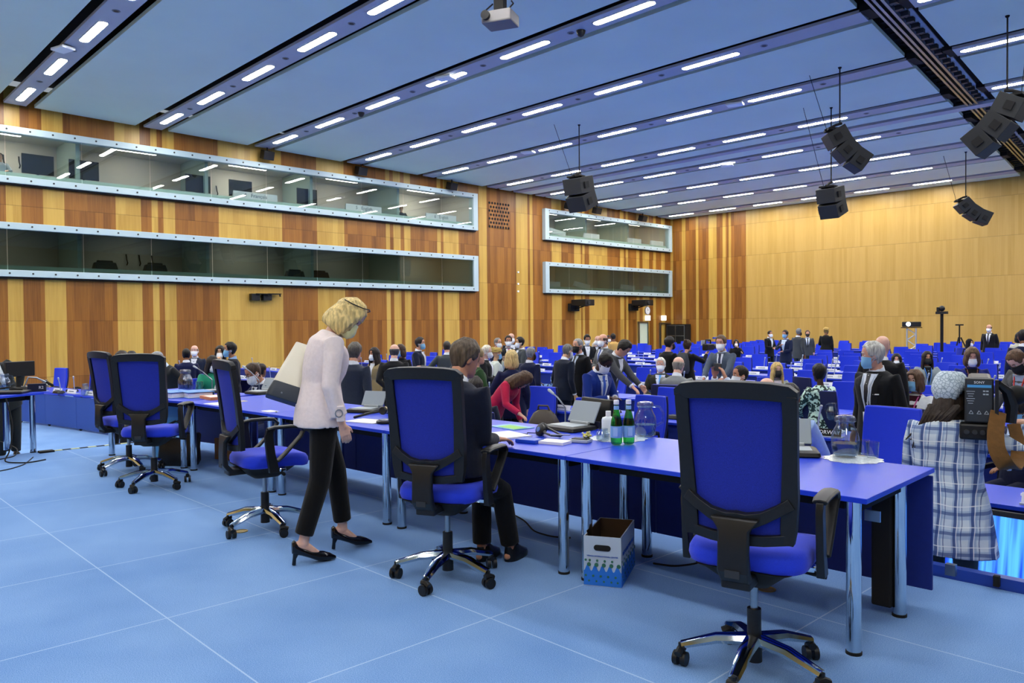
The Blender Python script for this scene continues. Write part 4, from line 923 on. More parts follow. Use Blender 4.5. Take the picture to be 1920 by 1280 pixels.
# rows: desk front at Y = 6.15 + 2.25 k
ROW0, PITCH = 6.2, 2.25
def row_y(k): return ROW0+PITCH*k
PXC = {}                                       # chairs read off the photo per row are added by hand
LBLK = [-1.0+1.9*i for i in range(5)]          # desk centres left of the aisle
RBLK = [10.75+1.9*i for i in range(7)]         # desk centres right of the aisle
def vis_x(Y): return 22-.2325*Y+.9
GRID_CH = []
for k in range(15):
    Y = row_y(k)
    if Y > 38.6: break
    for blk, xs in (('left', LBLK), ('right', RBLK)):
        for i, x in enumerate(xs):
            if x-.93 > vis_x(Y): continue
            if k == 0 and blk == 'left' and x < 6: continue
            o_ = f'{WORDS[i]} desk from {"wall" if blk=="left" else "aisle"}, {WORDS[k]} row, {blk} of aisle'
            desk(x, Y, 'blue delegate desk, '+o_); DESKS.append((x, Y, k))
            for j, sx in enumerate((-.46,.46)):
                side = ('left','right')[j]
                special = (k == 1 and blk == 'right')
                if k < 10 and not (k == 1 and 3 <= i <= 4):
                    put_small(plate, x+sx, Y+.10, LF+DZ, 0, f'white country plate, {side} one, {o_}', 'white country plates on the desks')
                if 0 < k < 8 and (i+j+k) % 3 != 0:
                    put_small(mic, x+sx*.9-.1, Y+.36, LF+DZ, 0, f'black mic console, {side} one, {o_}', 'microphones on the desks')
                if k < 9 and random.random() < .45:
                    put_small(docs, x+sx*.8, Y+.5, LF+DZ, random.uniform(-.3,.3), f'white papers, {side} half, {o_}', 'papers on the desks')
                GRID_CH.append((k, blk, i, j, x+sx, Y+1.22))
            if k < 6 and (i+k) % 2 == 0:
                p = (x+.02, Y+.3); desk_jug(p[0], p[1], LF+DZ, f'glass water jug, {o_}')
# chairs seen one by one near the podium (pixel x, pixel y of the back's top, turn)
HAND = [(971,729,.15,'blue delegate chair right of the seated writing person, near the brown bag'),(1030,703,.05,'blue delegate chair behind the brown bag, before two people in dark suits'),(1056,753,.1,'blue delegate chair with only its top showing right of the brown bag'),(1257,746,0,'blue delegate chair left of the nearest office chair, behind the bottles table'),(1170,747,0,'blue delegate chair directly behind the two green bottles'),(1217,731,0,'blue delegate chair just right of the person in the bright blue suit'),(1184,691,.1,'blue delegate chair in front of the leaning person in grey'),(1614,768,-.1,'large blue delegate chair behind the jug on the right front table'),(1440,693,0,'blue delegate chair left of the blonde woman in the black mask'),(1325,688,.1,'blue delegate chair under the hands of the person in grey-blue'),(695,700,-.1,'blue delegate chair above the console lid right of the pale jacket'),(684,676,-.1,'blue delegate chair behind the chair by the console lid'),(1507,684,0,'blue delegate chair left of the person in the patterned top'),(1900,735,0,'blue delegate chair at the right edge above the man in glasses'),(1785,687,0,'blue delegate chair behind the cameraman\'s cap'),(95,712,.3,'blue delegate chair leaning low behind the curved desk at the far left'),(168,700,-1.0,'blue delegate chair seen from the side behind the curved desk'),(198,706,-.9,'blue delegate chair half hidden by the side-on office chair'),(545,678,.2,'blue delegate chair behind the seated person in navy at the left'),(330,704,.1,'blue delegate chair behind the left glass jug'),(383,703,-.1,'blue delegate chair behind the left gooseneck microphone'),(1010,655,.2,'blue delegate chair left of the dark suited pair, before the wood wall')]
# ================================================================== PEOPLE
HEADR = [(-.122,.020,.060,.005),(-.114,.040,.080,.02),(-.095,.052,.089,.040),(-.065,.061,.089,.064),(-.03,.068,.088,.086),(0,.073,.087,.099),(.03,.075,.090,.104),(.06,.073,.087,.100),(.085,.063,.073,.086),(.104,.045,.052,.062),(.117,.020,.024,.03)]
def lerp_head(z):
    for a, b in zip(HEADR[:-1], HEADR[1:]):
        if a[0] <= z <= b[0]:
            t = (z-a[0])/(b[0]-a[0]); return [a[i]+(b[i]-a[i])*t for i in (1,2,3)]
    return list((HEADR[0] if z < 0 else HEADR[-1])[1:])
def head_pt(th, z, off=0):
    # th = 0 front (+y), positive to the right (+x)
    w, f, b = lerp_head(z); w += off; f += off; b += off; c = math.cos(th); s = math.sin(th)
    return V((w*s, (f if c > 0 else b)*c, z))
def skinmat(h): return mat('skin_'+h, h, .5, noise=.06, nscale=30, spec=.35)
def clothmat(h, kind='c'): return mat('cloth_'+h.strip('#'), h, .85, noise=.04, nscale=45, spec=.2, sheen=.1, bump=.35, bscale=22)
def hairmat(h): return mat('hair_'+h.strip('#'), h, .55, noise=.45, nscale=7, stretch=(9,9,1.3), bump=.6, spec=.4)
SKIN = {'l':'#d3a088','p':'#dcb09c','t':'#b98468','b':'#7a5038','d':'#3e2a22','a':'#caa07e'}
def ik(a, b, l1, l2, hint):
    d = b-a; L = d.length
    if L > (l1+l2)*.995: b = a+d*((l1+l2)*.995/L); d = b-a; L = d.length
    L = max(L, abs(l1-l2)*1.05+1e-4); u = d.normalized(); x = (l1*l1-l2*l2+L*L)/(2*L); h = math.sqrt(max(0,l1*l1-x*x))
    n = V(hint)-V(hint).dot(u)*u; n = n.normalized() if n.length > 1e-5 else u.orthogonal().normalized()
    return a+u*x+n*h, b
TORSO_M = [(-.13,.10,.08,0),(-.06,.155,.108,0),(0,.168,.115,-.01),(.10,.155,.108,.0),(.20,.150,.102,.0),(.32,.166,.114,.004),(.42,.184,.112,.0),(.462,.186,.098,-.010),(.497,.140,.078,-.018),(.525,.082,.066,-.016),(.55,.060,.058,-.010),(.60,.055,.056,.0),(.645,.052,.054,.012)]
TORSO_F = [(-.13,.10,.08,0),(-.06,.158,.112,-.01),(0,.168,.115,-.012),(.10,.146,.102,0),(.20,.124,.088,0),(.32,.146,.112,.016),(.42,.162,.100,.006),(.462,.160,.085,-.008),(.495,.118,.066,-.014),(.522,.066,.054,-.012),(.55,.050,.048,-.006),(.60,.046,.047,.0),(.645,.044,.046,.012)]
class Body:
    pass
def person(lab, px, py, D, phi=0, pose='stand', lean=0, bend=0, side=0, sex='m', skin='l', hair=('short','#2a211c'), mask=None, outfit=None, arms=('down','down'), head=(0,0), floor=LF, vox=None, girth=1.0, extras=(), wrap=None, at=None, scale=None, feet=None, hem=-.17, group=None, sw=0, hip=None):
    """phi: 0 facing the camera, 90 facing image right, 180 facing away. (px,py) = top of the head in the photo, D = depth."""
    O = dict(top='#1d1f26', shirt='#e4e8ee', tie=None, legs='#15161a', shoe='#0c0c0d', collar=True, lapel=True, sleeves='long'); O.update(outfit or {})
    tor = TORSO_F if sex == 'f' else TORSO_M
    vox = vox or (.0055 if D < 6 else (.0075 if D < 11 else .0115)); far = D > 19
    seated = pose == 'sit'
    hipz = hip or (.56 if seated else .92)
    ln, bd, sd = math.radians(lean), math.radians(bend), math.radians(side)
    # spine
    def ang(d): return ln + bd*min(1, max(0, d/.55))**1.3
    cs = {}; p = V((0,0,hipz)); dd = -.35; 
    tab = []; q = V((0,0,0)); step = .01; d = 0.0
    tab.append((0.0, V((0,0,0))))
    while d < .92:
        a = ang(d); q = q+V((0, math.sin(a), math.cos(a)))*step; d += step; tab.append((d, q.copy()))
    def spine(d):
        if d <= 0: a = ang(0)*.6; return V((0, math.sin(a)*d, hipz+math.cos(a)*d))
        i = min(len(tab)-1, int(round(d/step))); v = tab[i][1]
        v = Matrix.Rotation(-sd,3,'Y') @ v if sd else v
        return V((v.x, v.y, v.z+hipz))
    def frame(d):
        a = ang(max(d,0)) if d > 0 else ang(0)*.6
        M = Matrix.Rotation(-sd,3,'Y') @ Matrix.Rotation(-a,3,'X') if sd else Matrix.Rotation(-a,3,'X'); return M
    def sp(d, x, y): return spine(d)+frame(d) @ V((x,y,0))
    def ring(d, w, dp, yo, mx=0, my=None, n=20, ex=2.4):
        my = mx if my is None else my; R = []
        for k in range(n):
            t = 2*PI*k/n; c, s = math.cos(t), math.sin(t)
            R.append(sp(d, (w*girth+mx)*math.copysign(abs(c)**(2/ex), c), (dp*girth+my)*math.copysign(abs(s)**(2/ex), s)+yo))
        return R
    def tring(d):
        for a, b in zip(tor[:-1], tor[1:]):
            if a[0] <= d <= b[0]:
                t = (d-a[0])/(b[0]-a[0]); return [a[i]+(b[i]-a[i])*t for i in (1,2,3)]
        return list(tor[0][1:]) if d < tor[0][0] else list(tor[-1][1:])
    shx = (.178 if sex == 'm' else .155)*girth+sw
    sh = {s: sp(.455, s*shx, -.012) for s in (-1,1)}
    Hm = Matrix.Translation(sp(.632,0,.018)) @ (frame(.632).to_4x4()) @ Matrix.Rotation(-math.radians(head[0]),4,'Z') @ Matrix.Rotation(-math.radians(head[1]),4,'X') @ Matrix.Translation((0,.012,.068))
    top = Hm @ V((0,-.02,.117+(.018 if hair and hair[0] not in ('bald','ring') else 0)))
    # scale / placement: match the head top
    def place(D):
        H = V(at) if at is not None else at_d(px, py, D)
        sc = scale or (H.z-floor)/top.z
        fd = math.radians(phi); toc = V((CAM.x-H.x, CAM.y-H.y, 0)).normalized(); rgt = V((-toc.y, toc.x, 0))
        fac = toc*math.cos(fd)+rgt*math.sin(fd); yaw = math.atan2(fac.y, fac.x)-PI/2
        hx = rot2((top.x*sc, top.y*sc, 0), yaw); return sc, yaw, V((H.x-hx.x, H.y-hx.y, floor))
    def free(b):
        if any(abs(b.x-x) < 1.12 and -.28 < b.y-y < .98 for x, y, k in DESKS): return False
        return not any((b.x-x)**2+(b.y-y)**2 < .16 for x, y in TAKEN)
    sc, yaw, base = place(D)
    if at is None and floor == LF and D > 7.2 and 'pin' not in extras:
        for f in (0,.025,-.025,.05,-.05,.075,-.075,.10,-.10,.13,-.13,.16):
            q = place(D*(1+f))
            if free(q[2]): sc, yaw, base = q; D = D*(1+f); break
    print('P %-60s s=%.2f at %.1f %.1f' % (lab[:60], sc, base.x, base.y))
    def w2l(p): q = rot2((p[0]-base.x, p[1]-base.y, 0), -yaw); return V((q.x/sc, q.y/sc, (p[2]-floor)/sc))
    # arms
    A = {}
    up, fo = .285, .255
    for s, spec in ((-1, arms[0]), (1, arms[1])):
        S = sh[s]; hint = V((s*.5,-1,-.2))
        if isinstance(spec, str):
            fr = frame(.3)
            if spec == 'down': W = S+V((s*.055,.03,-.52)); hint = V((s*.4,-1,0))
            elif spec == 'back': W = sp(.06,s*.035,-.19); hint = V((s*1,-.4,-.3))
            elif spec == 'front': W = sp(.16,s*.05,.22); hint = V((s*1,-.5,-.6))
            elif spec == 'phone': W = sp(.28,s*.05,.30); hint = V((s*.8,-.3,-1))
            elif spec == 'hip': W = sp(.06,s*.20,-.02); hint = V((s*1,-.6,0))
            elif spec == 'table': W = V((s*.20, spine(.4).y+.40, (.78 if not seated else .78))); hint = V((s*.8,-.4,-.6))
            elif spec == 'lap': W = V((s*.10,.30,hipz+.12)); hint = V((s*1,-.3,-.4))
            elif spec == 'chest': W = sp(.34,s*.03,.22); hint = V((s*1,-.2,-.7))
            elif spec == 'face': W = sp(.55,s*.05,.20); hint = V((s*.8,.0,-1))
            elif spec == 'out': W = S+V((s*.33,.28,-.18)); hint = V((s*.4,-.3,-1))
            elif spec == 'chair': W = S+V((-s*.02,.42,-.36)); hint = V((s*.9,-.2,-.5))
            else: W = S+V((0,0,-.5))
            hd = None
        else:
            W = w2l(spec[0]) if len(spec) > 3 else V(spec[0]); hint = V(spec[1]) if len(spec) > 1 else hint; hd = V(spec[2]) if len(spec) > 2 else None
        E, W = ik(S, W, up, fo, hint)
        if hd is None: hd = (W-E).normalized()
        A[s] = (S, E, W, hd.normalized())
    # legs
    Lg = {}
    for s in (-1, 1):
        hp = sp(-.03, s*.088*girth, 0)
        if seated:
            ft = V(feet[0 if s < 0 else 1]) if feet else V((s*.12,.42,.085)); kh = V((0,.6,1))
        else:
            ft = V(feet[0 if s < 0 else 1]) if feet else V((s*.095,.0 if abs(lean) < 15 else .0,.085)); kh = V((0,1,0))
        K, Fp = ik(hp, ft, .412, .402, kh); Lg[s] = (hp, K, Fp)
    # ---- body
    g = G()
    g.loft([ring(d,w,dp,yo,-.006) for d,w,dp,yo in tor])
    rings = [[Hm @ head_pt(2*PI*k/24, z) for k in range(24)] for z in (-.122,-.114,-.1,-.08,-.055,-.03,-.01,.01,.03,.05,.07,.088,.104,.113,.117)]
    g.loft(rings)
    if D < 22:
        g.loft([[Hm @ (V((0,.08,-.035))+V((x*a,y*b,z))) for x,y in ((-1,-.3),(0,1),(1,-.3))] for a,b,z in ((.004,.006,.045),(.010,.016,.01),(.017,.024,-.012),(.012,.012,-.022))])
        for s in (-1,1): g.sphere(Hm @ V((s*.074,-.008,-.015)), (.010,.020,.032), 10, 8, M=Hm.to_3x3() @ Matrix.Rotation(s*-.25,3,'Z'))
        if not mask: g.sphere(Hm @ V((0,.083,-.078)), (.024,.010,.010), 10, 6, M=Hm.to_3x3())
    fr_ = .0085 if vox < .009 else .0115; hsc = .92 if sex == 'f' else 1.0
    for s in (-1,1):
        S, E, W, hd = A[s]
        g.tube([sp(.44, s*shx*.75, -.01), S, S.lerp(E,.3), S.lerp(E,.7), E, E.lerp(W,.3), E.lerp(W,.75), W, W+hd*.02], [.05,.052,.046,.040,.036,.037,.030,.025,.025], 12, rnd=True)
        # hand: palm, four fingers, thumb
        sidev = hd.cross(V((0,0,1))); sidev = sidev if sidev.length > .3 else V((0,1,0)); 
        pn = V((-s,0,0)); pn = (pn-pn.dot(hd)*hd); pn = pn.normalized() if pn.length > .2 else hd.orthogonal()
        if hd.z > -.6: pn = (V((0,0,-1))-V((0,0,-1)).dot(hd)*hd).normalized()
        lat = hd.cross(pn).normalized()*s               # points towards the little finger or thumb side
        th = -lat if (lat.y < 0 or hd.z > -.6) and not (hd.z > -.6 and lat.x*s > 0) else lat
        th = th if th.dot(V((-s,.6,0))) > 0 else -th
        pr = []
        for q, hw, ht in ((0,.026,.018),(.03,.036,.016),(.065,.041,.014),(.088,.039,.012)):
            c = W+hd*(q*hsc); pr.append([c+th*(hw*hsc*math.cos(2*PI*k/10))+pn*(ht*hsc*math.sin(2*PI*k/10)) for k in range(10)])
        g.loft(pr)
        for fi, (o, ln_) in enumerate(((.030,.070),(.011,.080),(-.009,.074),(-.029,.058))):
            b0 = W+hd*(.084*hsc)+th*(o*hsc); c1 = .35; d1 = (hd+pn*.25).normalized(); d2 = (hd+pn*.75).normalized(); d3 = (hd*.6+pn).normalized()
            if isinstance(extras, tuple) and 'fist' in extras: d1 = (hd*.5+pn).normalized(); d2 = (pn-hd*.4).normalized(); d3 = (-hd+pn*.2).normalized()
            q1 = b0+d1*ln_*.45*hsc; q2 = q1+d2*ln_*.32*hsc; q3 = q2+d3*ln_*.25*hsc
            g.tube([b0-hd*.015, b0, q1, q2, q3], [fr_,fr_,fr_*.95,fr_*.88,fr_*.75], 8, rnd=True)
        t0 = W+hd*.025*hsc+th*.022*hsc; t1 = t0+(th*.8+hd*.8+pn*.3).normalized()*.04*hsc; t2 = t1+(hd+pn*.35+th*.2).normalized()*.034*hsc
        g.tube([t0, t1, t2], [fr_*1.35,fr_*1.1,fr_*.85], 8, rnd=True)
        hp, K, Fp = Lg[s]
        g.tube([hp+V((0,0,.04)), hp, hp.lerp(K,.5), K, K.lerp(Fp,.3), K.lerp(Fp,.8), Fp, Fp+V((0,.0,-.03))], [.085,.083,.068,.052,.054,.038,.034,.034], 12)
        fdir = (V((0,1,0)))
        if O.get('heels'): g.tube([Fp+V((0,-.035,-.03)), Fp+V((0,.03,-.055)), Fp+V((0,.09,-.108)), Fp+V((0,.15,-.130))], [.029,.027,.024,.012], 10, rnd=True)
        else: g.tube([Fp+V((0,-.03,-.05)), Fp+V((0,.03,-.055)), Fp+V((0,.10,-.066)), Fp+V((0,.14,-.067))], [.026,.026,.018,.012], 10, rnd=True)
    sk = skinmat(SKIN.get(skin, skin))
    body = g.build('person', sk, voxel=vox/sc, sm=2); body.location = base; body.rotation_euler = (0,0,yaw); body.scale = (sc,)*3
    tag(body, lab, 'person', group)
    cv = max(vox*1.15, .0085)/sc if D < 11 else .013
    # ---- clothing
    top_m = O.get('topmat') or clothmat(O['top']); leg_m = clothmat(O['legs'])
    if O['legs']:
        g = G(); mg = .014
        if not O.get('skirt'):
            g.loft([ring(d, *tring(d), .016) for d in (-.12,-.06,0,.06)])
            cuff = O.get('cuff', .03)
            for s in (-1,1):
                hp, K, Fp = Lg[s]; b = Fp+V((0,0,cuff)) if not seated else Fp+V((0,0,.03))
                lw = O.get('legw', 1.0)
                g.tube([hp+V((0,0,.05)), hp, hp.lerp(K,.5), K, K.lerp(b,.5), b], [.10,.098,.086*lw,.073*lw,.068*lw,.064*lw], 14)
            g.build('trousers', leg_m, body, voxel=cv, sm=4)
        else:
            g.loft([ring(d, *tring(d), .018) for d in (.06,0,-.06)]+[[V((.2*math.cos(2*PI*k/20), .17*math.sin(2*PI*k/20), z)) for k in range(20)] for z in (hipz-.4, .25)]); g.build('skirt', leg_m, body)
    for s in (-1,1):
        Fp = Lg[s][2]; z0 = Fp.z-.085
        if O.get('heels'): continue
        g = G(); g.loft([[V((Fp.x+x, Fp.y+.03+y, z0+z)) for x,y in [(w*math.cos(2*PI*k/14), (l if math.sin(2*PI*k/14) > 0 else .075)*math.sin(2*PI*k/14)) for k in range(14)]] for w,l,z in ((.046,.175,.0),(.05,.18,.015),(.047,.17,.04),(.040,.09,.075),(.036,.05,.10))]); g.build('shoe', mat('shoe_black','#0c0c0e',.3), body)
    # jacket or top
    g = G(); mg = O.get('loose', .022); ds = [hem if not (seated and hem < -.06) else -.06]+([-.10,-.04] if not seated else [-.02])+[.04,.12,.20,.28,.36,.42,.455,.48,.505,.528,.543]
    if O.get('long'): ds = [O['long']]+ds[1:]
    R = []
    for d in ds:
        w, dp, yo = tring(max(d,-.06))
        if d < .02: w = max(w, .168); dp = max(dp,.115)
        ex = 0 if d < .47 else -(d-.47)*.13
        fl = O.get('flare', .02)*max(0, (.15-d)/.3)
        R.append(ring(d, w, dp, yo, mg+ex+fl*.6, mg+ex+fl*.5, 24))
    g.loft(R)
    for s in (-1,1):
        S, E, W, hd = A[s]
        if O['sleeves'] == 'long': g.tube([sp(.43, s*shx*.6, -.01), S+V((0,0,.006)), S.lerp(E,.35), E, E.lerp(W,.5), E.lerp(W,.93)], [.068,.069,.062,.053,.047,.041], 14)
        elif O['sleeves'] == 'short': g.tube([sp(.43, s*shx*.6, -.01), S+V((0,0,.006)), S.lerp(E,.35), S.lerp(E,.75)], [.066,.068,.062,.058], 14)
        elif O['sleeves'] == '3/4': g.tube([sp(.43, s*shx*.6, -.01), S+V((0,0,.006)), S.lerp(E,.35), E, E.lerp(W,.5), E.lerp(W,.78)], [.066,.068,.062,.056,.054,.055], 14)
    jk = g.build(O.get('topname','jacket'), top_m, body, voxel=cv, sm=4)
    # shirt collar, shirt front, tie, lapels
    def front(d, x, off):
        w, dp, yo = tring(d); W_ = w*girth+mg; Dp = dp*girth+mg; t = max(0, 1-abs(x/W_)**2.4)**(1/2.4); return sp(d, x, Dp*t+yo+off)
    if O['collar']:
        g = G(); R = []
        for d, r, yo in ((.52,.078,-.014),(.538,.071,-.012),(.568,.066,-.006),(.570,.061,-.006),(.538,.064,-.012)):
            r2 = r*(.9 if sex == 'f' else 1); R.append([sp(d+(.02*-math.sin(2*PI*k/18) if d > .55 else 0), r2*math.cos(2*PI*k/18), r2*math.sin(2*PI*k/18)+yo) for k in range(18)])
        g.loft(R, cap=False); g.build('collar', clothmat(O['shirt']), body)
    back = abs(((phi+180) % 360)-180) > 125
    if O['shirt'] and O['lapel'] and not back:
        vb = O.get('vbot', .16); N = 8; P = []
        for i in range(N+1):
            d = .525-(.525-vb)*i/N; hw = O.get('vw', .062)*(1-i/N)**.8+.004; P.append([front(min(d,.515), hw*(j/3-1), .004+.012*(i == 0)) for j in range(7)])
        T = [[frame(.3) @ V((0,-.012,0))]*7 for _ in range(N+1)]
        g = G(); g.grid(P, thick=T); sf = g.build('shirt_front', clothmat(O['shirt']), body)
        if O['tie']:
            P = []
            for i in range(N+1):
                d = .522-(.522-vb)*i/N; hw = (.016 if i else .022)+.014*(i/N); hw = min(hw, O.get('vw',.062)*(1-i/N)**.8+.006); P.append([front(min(d,.515), hw*(j/2-1), .010+.012*(i == 0)) for j in range(5)])
            g = G(); g.grid(P, thick=[[frame(.3) @ V((0,-.008,0))]*5 for _ in range(N+1)]); g.build('tie', O.get('tiemat') or mat('tie_'+O['tie'].strip('#'), O['tie'], .5), sf)
        if D < 13 and O.get('lap', True):
            g = G()
            for s in (-1,1):
                P = []
                for i in range(N+1):
                    d = .515-(.515-vb)*i/N; x0 = (O.get('vw',.062)*(1-i/N)**.8+.004)*s; wd = .05*math.sin(PI*min(1,(i+.6)/N*.8)+.2)+.012; wd = wd if i < N else .004
                    P.append([front(min(d,.51), x0, .007), front(min(d,.51), x0+s*wd*.5, .010), front(min(d,.51), x0+s*wd, .006)])
                g.grid(P, thick=[[frame(.3) @ V((0,-.01,0))]*3 for _ in range(N+1)])
            g.build('lapel', top_m, jk)
    if O.get('lanyard'):
        g = G(); c = O['lanyard']
        for s in (-1,1):
            pts = [sp(.545, s*.05, -.05), sp(.535, s*.07, .0)]+[front(min(.51,.52-.36*t), s*(.065-.06*t), .016) for t in (.05,.3,.6,1.0)]; g.tube(pts, .007, 6)
        ly = g.build('lanyard', mat('lanyard_'+c.strip('#'), c, .6), body); g = G(); g.box(front(.11, 0, .02), (.07,.006,.10), M=frame(.11)); g.build('badge', M_WHITE, ly, smooth=False)
    if O.get('cuffs') and D < 16:
        for s in (-1,1):
            S, E, W, hd = A[s]; g = G(); g.tube([E.lerp(W,.9), E.lerp(W,1.0)], [.038,.035], 12); g.build('shirt_cuff', clothmat(O['shirt']), jk)
    # ---- hair
    if hair and hair[0] != 'bald':
        st, hc = hair[0], hair[1]; hm = hairmat(hc)
        g = G(); zs = [-.118,-.10,-.085,-.07,-.055,-.04,-.025,-.01,.005,.02,.035,.05,.06,.07,.08,.09,.10,.108,.114,.118]
        vol = {'short':.014,'crop':.006,'ring':.010,'bob':.017,'long':.016,'bun':.014,'wavy':.024,'scarf':.022}.get(st,.014)
        R = []
        for z in zs:
            row = []
            for k in range(36):
                t = 2*PI*k/36; a = abs(t if t <= PI else t-2*PI)    # 0 front .. pi back
                if st in ('bob','long','scarf'): zl = .072 if a < .45 else (.072-.28*min(1,(a-.45)/.45)); zl = max(zl,-.3)
                elif st == 'wavy': zl = .075 if a < .6 else (.075-.22*min(1,(a-.6)/.5))
                else:
                    zl = .078 if a < .75 else (.078-.09*min(1,(a-.75)/.35) if a < 1.45 else -.015-.075*min(1,(a-1.45)/.7))
                on = (z-zl)/.02; on = max(0,min(1,on+.5))
                zz = z
                if st == 'ring':
                    if z > .045: on = 0
                o = -.012+(vol+.012)*on
                if st in ('bob','long','wavy','scarf') and on > .5: o += .010*max(0,math.sin(a-.3))*(1 if z < .05 else .4)
                q = head_pt(t, z, o)
                if z > .1 and st != 'ring': q.z += vol*(z-.1)/.018
                o2 = (.0035*math.sin(k*2.1+z*90)+.003*math.sin(k*5.3)) if on > .5 and D < 14 else 0
                q += V((math.sin(t), math.cos(t), 0))*o2; row.append(Hm @ q)
            R.append(row)
        g.loft(R)
        if st in ('bob','long','scarf'):
            zb = {'bob':-.145,'long':-.30,'scarf':-.25}[st]; RR = []
            for i in range(9):
                t_ = i/8; z = .03+(zb-.03)*t_; fl = .016*math.sin(PI*t_)+.008*t_
                pts = []
                n = 24; a0 = .95
                for k in range(n+1):
                    a = a0+(2*PI-2*a0)*k/n; w, f, b = .075,.088,.102; rr = .015+fl+.004*math.sin(k*1.9+i)
                    if t_ > .9: rr -= .012
                    c, s_ = math.cos(a), math.sin(a); pts.append(V(((w+rr)*s_, (f if c > 0 else b)*c+(rr*c), z)))
                for k in range(n, -1, -1):
                    a = a0+(2*PI-2*a0)*k/n; c, s_ = math.cos(a), math.sin(a); pts.append(V((.066*s_, (.05 if c > 0 else .075)*c, z)))
                if zb < -.2 and t_ > .55: pts = [V((v.x*(1+.15*(t_-.55)), v.y-.02*(t_-.55), v.z)) for v in pts]
                RR.append([Hm @ v for v in pts])
            g.loft(RR)
        if st == 'bun': g.sphere(Hm @ V((0,-.085,.10)), (.045,.04,.045), 12, 8)
        hn = 'headscarf' if st == 'scarf' else 'hair'
        g.build(hn, clothmat(hc) if st == 'scarf' else hm, body, voxel=(.006/sc if D < 9 else (.009 if D < 16 else .012)), sm=2)
    if wrap:
        g = G(); g.loft([[Hm @ (head_pt(2*PI*k/24, z, .03+.012*math.sin(z*120+k*.7))+V((0,-.01,.01))) for k in range(24)] for z in (.02,.045,.07,.09,.105,.116)]); g.sphere(Hm @ V((0,-.09,.09)), (.06,.05,.05), 12, 8); g.build('head_wrap', clothmat(wrap), body, sharp=80)
    # ---- mask, eyes, glasses
    if mask:
        mc = {'w':'#e6ebf0','b':'#7db6e0','k':'#131418','y':'#e8e6a6'}[mask]; mm = mat('mask_'+mask, mc, .75, noise=.03)
        P = []; T = []; n = 12
        for i in range(9):
            z = -.125+.105*i/8; row = []; tr = []
            for j in range(n+1):
                t = -1.25+2.5*j/n; cen = max(0,1-(abs(t)/1.25)**2); o = .006+.026*cen*math.sin(PI*min(1,(i+1.2)/9.5))*(1.0 if mask in 'wky' else .6)
                zz = z+(.012*cen if i == 8 else 0); q = head_pt(t, max(zz,-.112), o); q.z = zz; row.append(Hm @ q); tr.append(Hm.to_3x3() @ V((-math.sin(t)*.006,-math.cos(t)*.006,0)))
            P.append(row); T.append(tr)
        g = G(); g.grid(P, thick=T)
        for s in (-1,1):
            for z in (-.035,-.085): g.tube([Hm @ head_pt(s*1.2, z, .008), Hm @ head_pt(s*1.5, -.02 if z > -.05 else -.04, .012), Hm @ V((s*.086,-.022,-.012 if z > -.05 else -.03))], .0022 if D < 9 else .004, 5)
        g.build('face_mask', mm, body, sharp=60)
    if not back and D < 24:
        for s in (-1,1):
            g = G(); g.sphere(Hm @ V((s*.031,.074,.004)), (.013,.010,.007), 10, 6, M=Hm.to_3x3()); g.sphere(Hm @ V((s*.031,.0815,.004)), (.006,.004,.006), 8, 6, mi=1, M=Hm.to_3x3()); g.build('eye', [mat('eye_white','#c8c4bc',.3), mat('eye_dark','#1c1512',.2)], body)
            g = G(); g.tube([Hm @ head_pt(s*(.18+.14*k), .026+.004*math.sin(k*1.2), .002) for k in range(4)], [.003,.005,.0045,.002], 6); g.build('eyebrow', hairmat(hair[1] if hair and len(hair) > 1 else '#3a2c22'), body)
    if O.get('glasses'):
        g = G()
        for s in (-1,1):
            g.tube([Hm @ (head_pt(s*.37,0,.018)+V((.022*math.cos(2*PI*k/12),.0,.018*math.sin(2*PI*k/12)))) for k in range(12)], .0022, 6, closed=True, cap=False)
            g.tube([Hm @ head_pt(s*.62,.004,.014), Hm @ head_pt(s*1.2,.004,.010), Hm @ V((s*.08,-.02,.0))], .002, 5)
        g.tube([Hm @ head_pt(-.12,.004,.018), Hm @ head_pt(.12,.004,.018)], .002, 5); g.build('glasses', M_BLACK, body)
    B = Body(); B.o = body; B.jk = jk; B.Hm = Hm; B.A = A; B.sp = sp; B.frame = frame; B.front = front; B.sc = sc; B.base = base; B.yaw = yaw; B.Lg = Lg; B.spine = spine; B.ring = ring; B.tring = tring; B.top_m = top_m
    TAKEN.append((base.x, base.y))
    if seated and floor == LF and 'nochair' not in extras:
        c = rot2((0,-.06*sc,0), yaw); chair(base.x+c.x, base.y+c.y, yaw, 'blue chair under the '+' '.join(lab.split()[:12]), 'occupied delegate chairs', far=D > 16)
        TAKEN.append((base.x+.01, base.y))
    return B
def loc2w(B, p): q = V(p)*B.sc; q = rot2(q, B.yaw); return V((q.x+B.base.x, q.y+B.base.y, q.z+B.base.z))
DARK, NAVY, GREYS, BLK = '#1b1d22', '#151d38', '#5a5f66', '#121315'
def suit(c=DARK, shirt='#dfe5ee', tie=None, **k): return dict(top=c, legs=k.pop('legs', c), shirt=shirt, tie=tie, cuffs=True, **k)
P = person
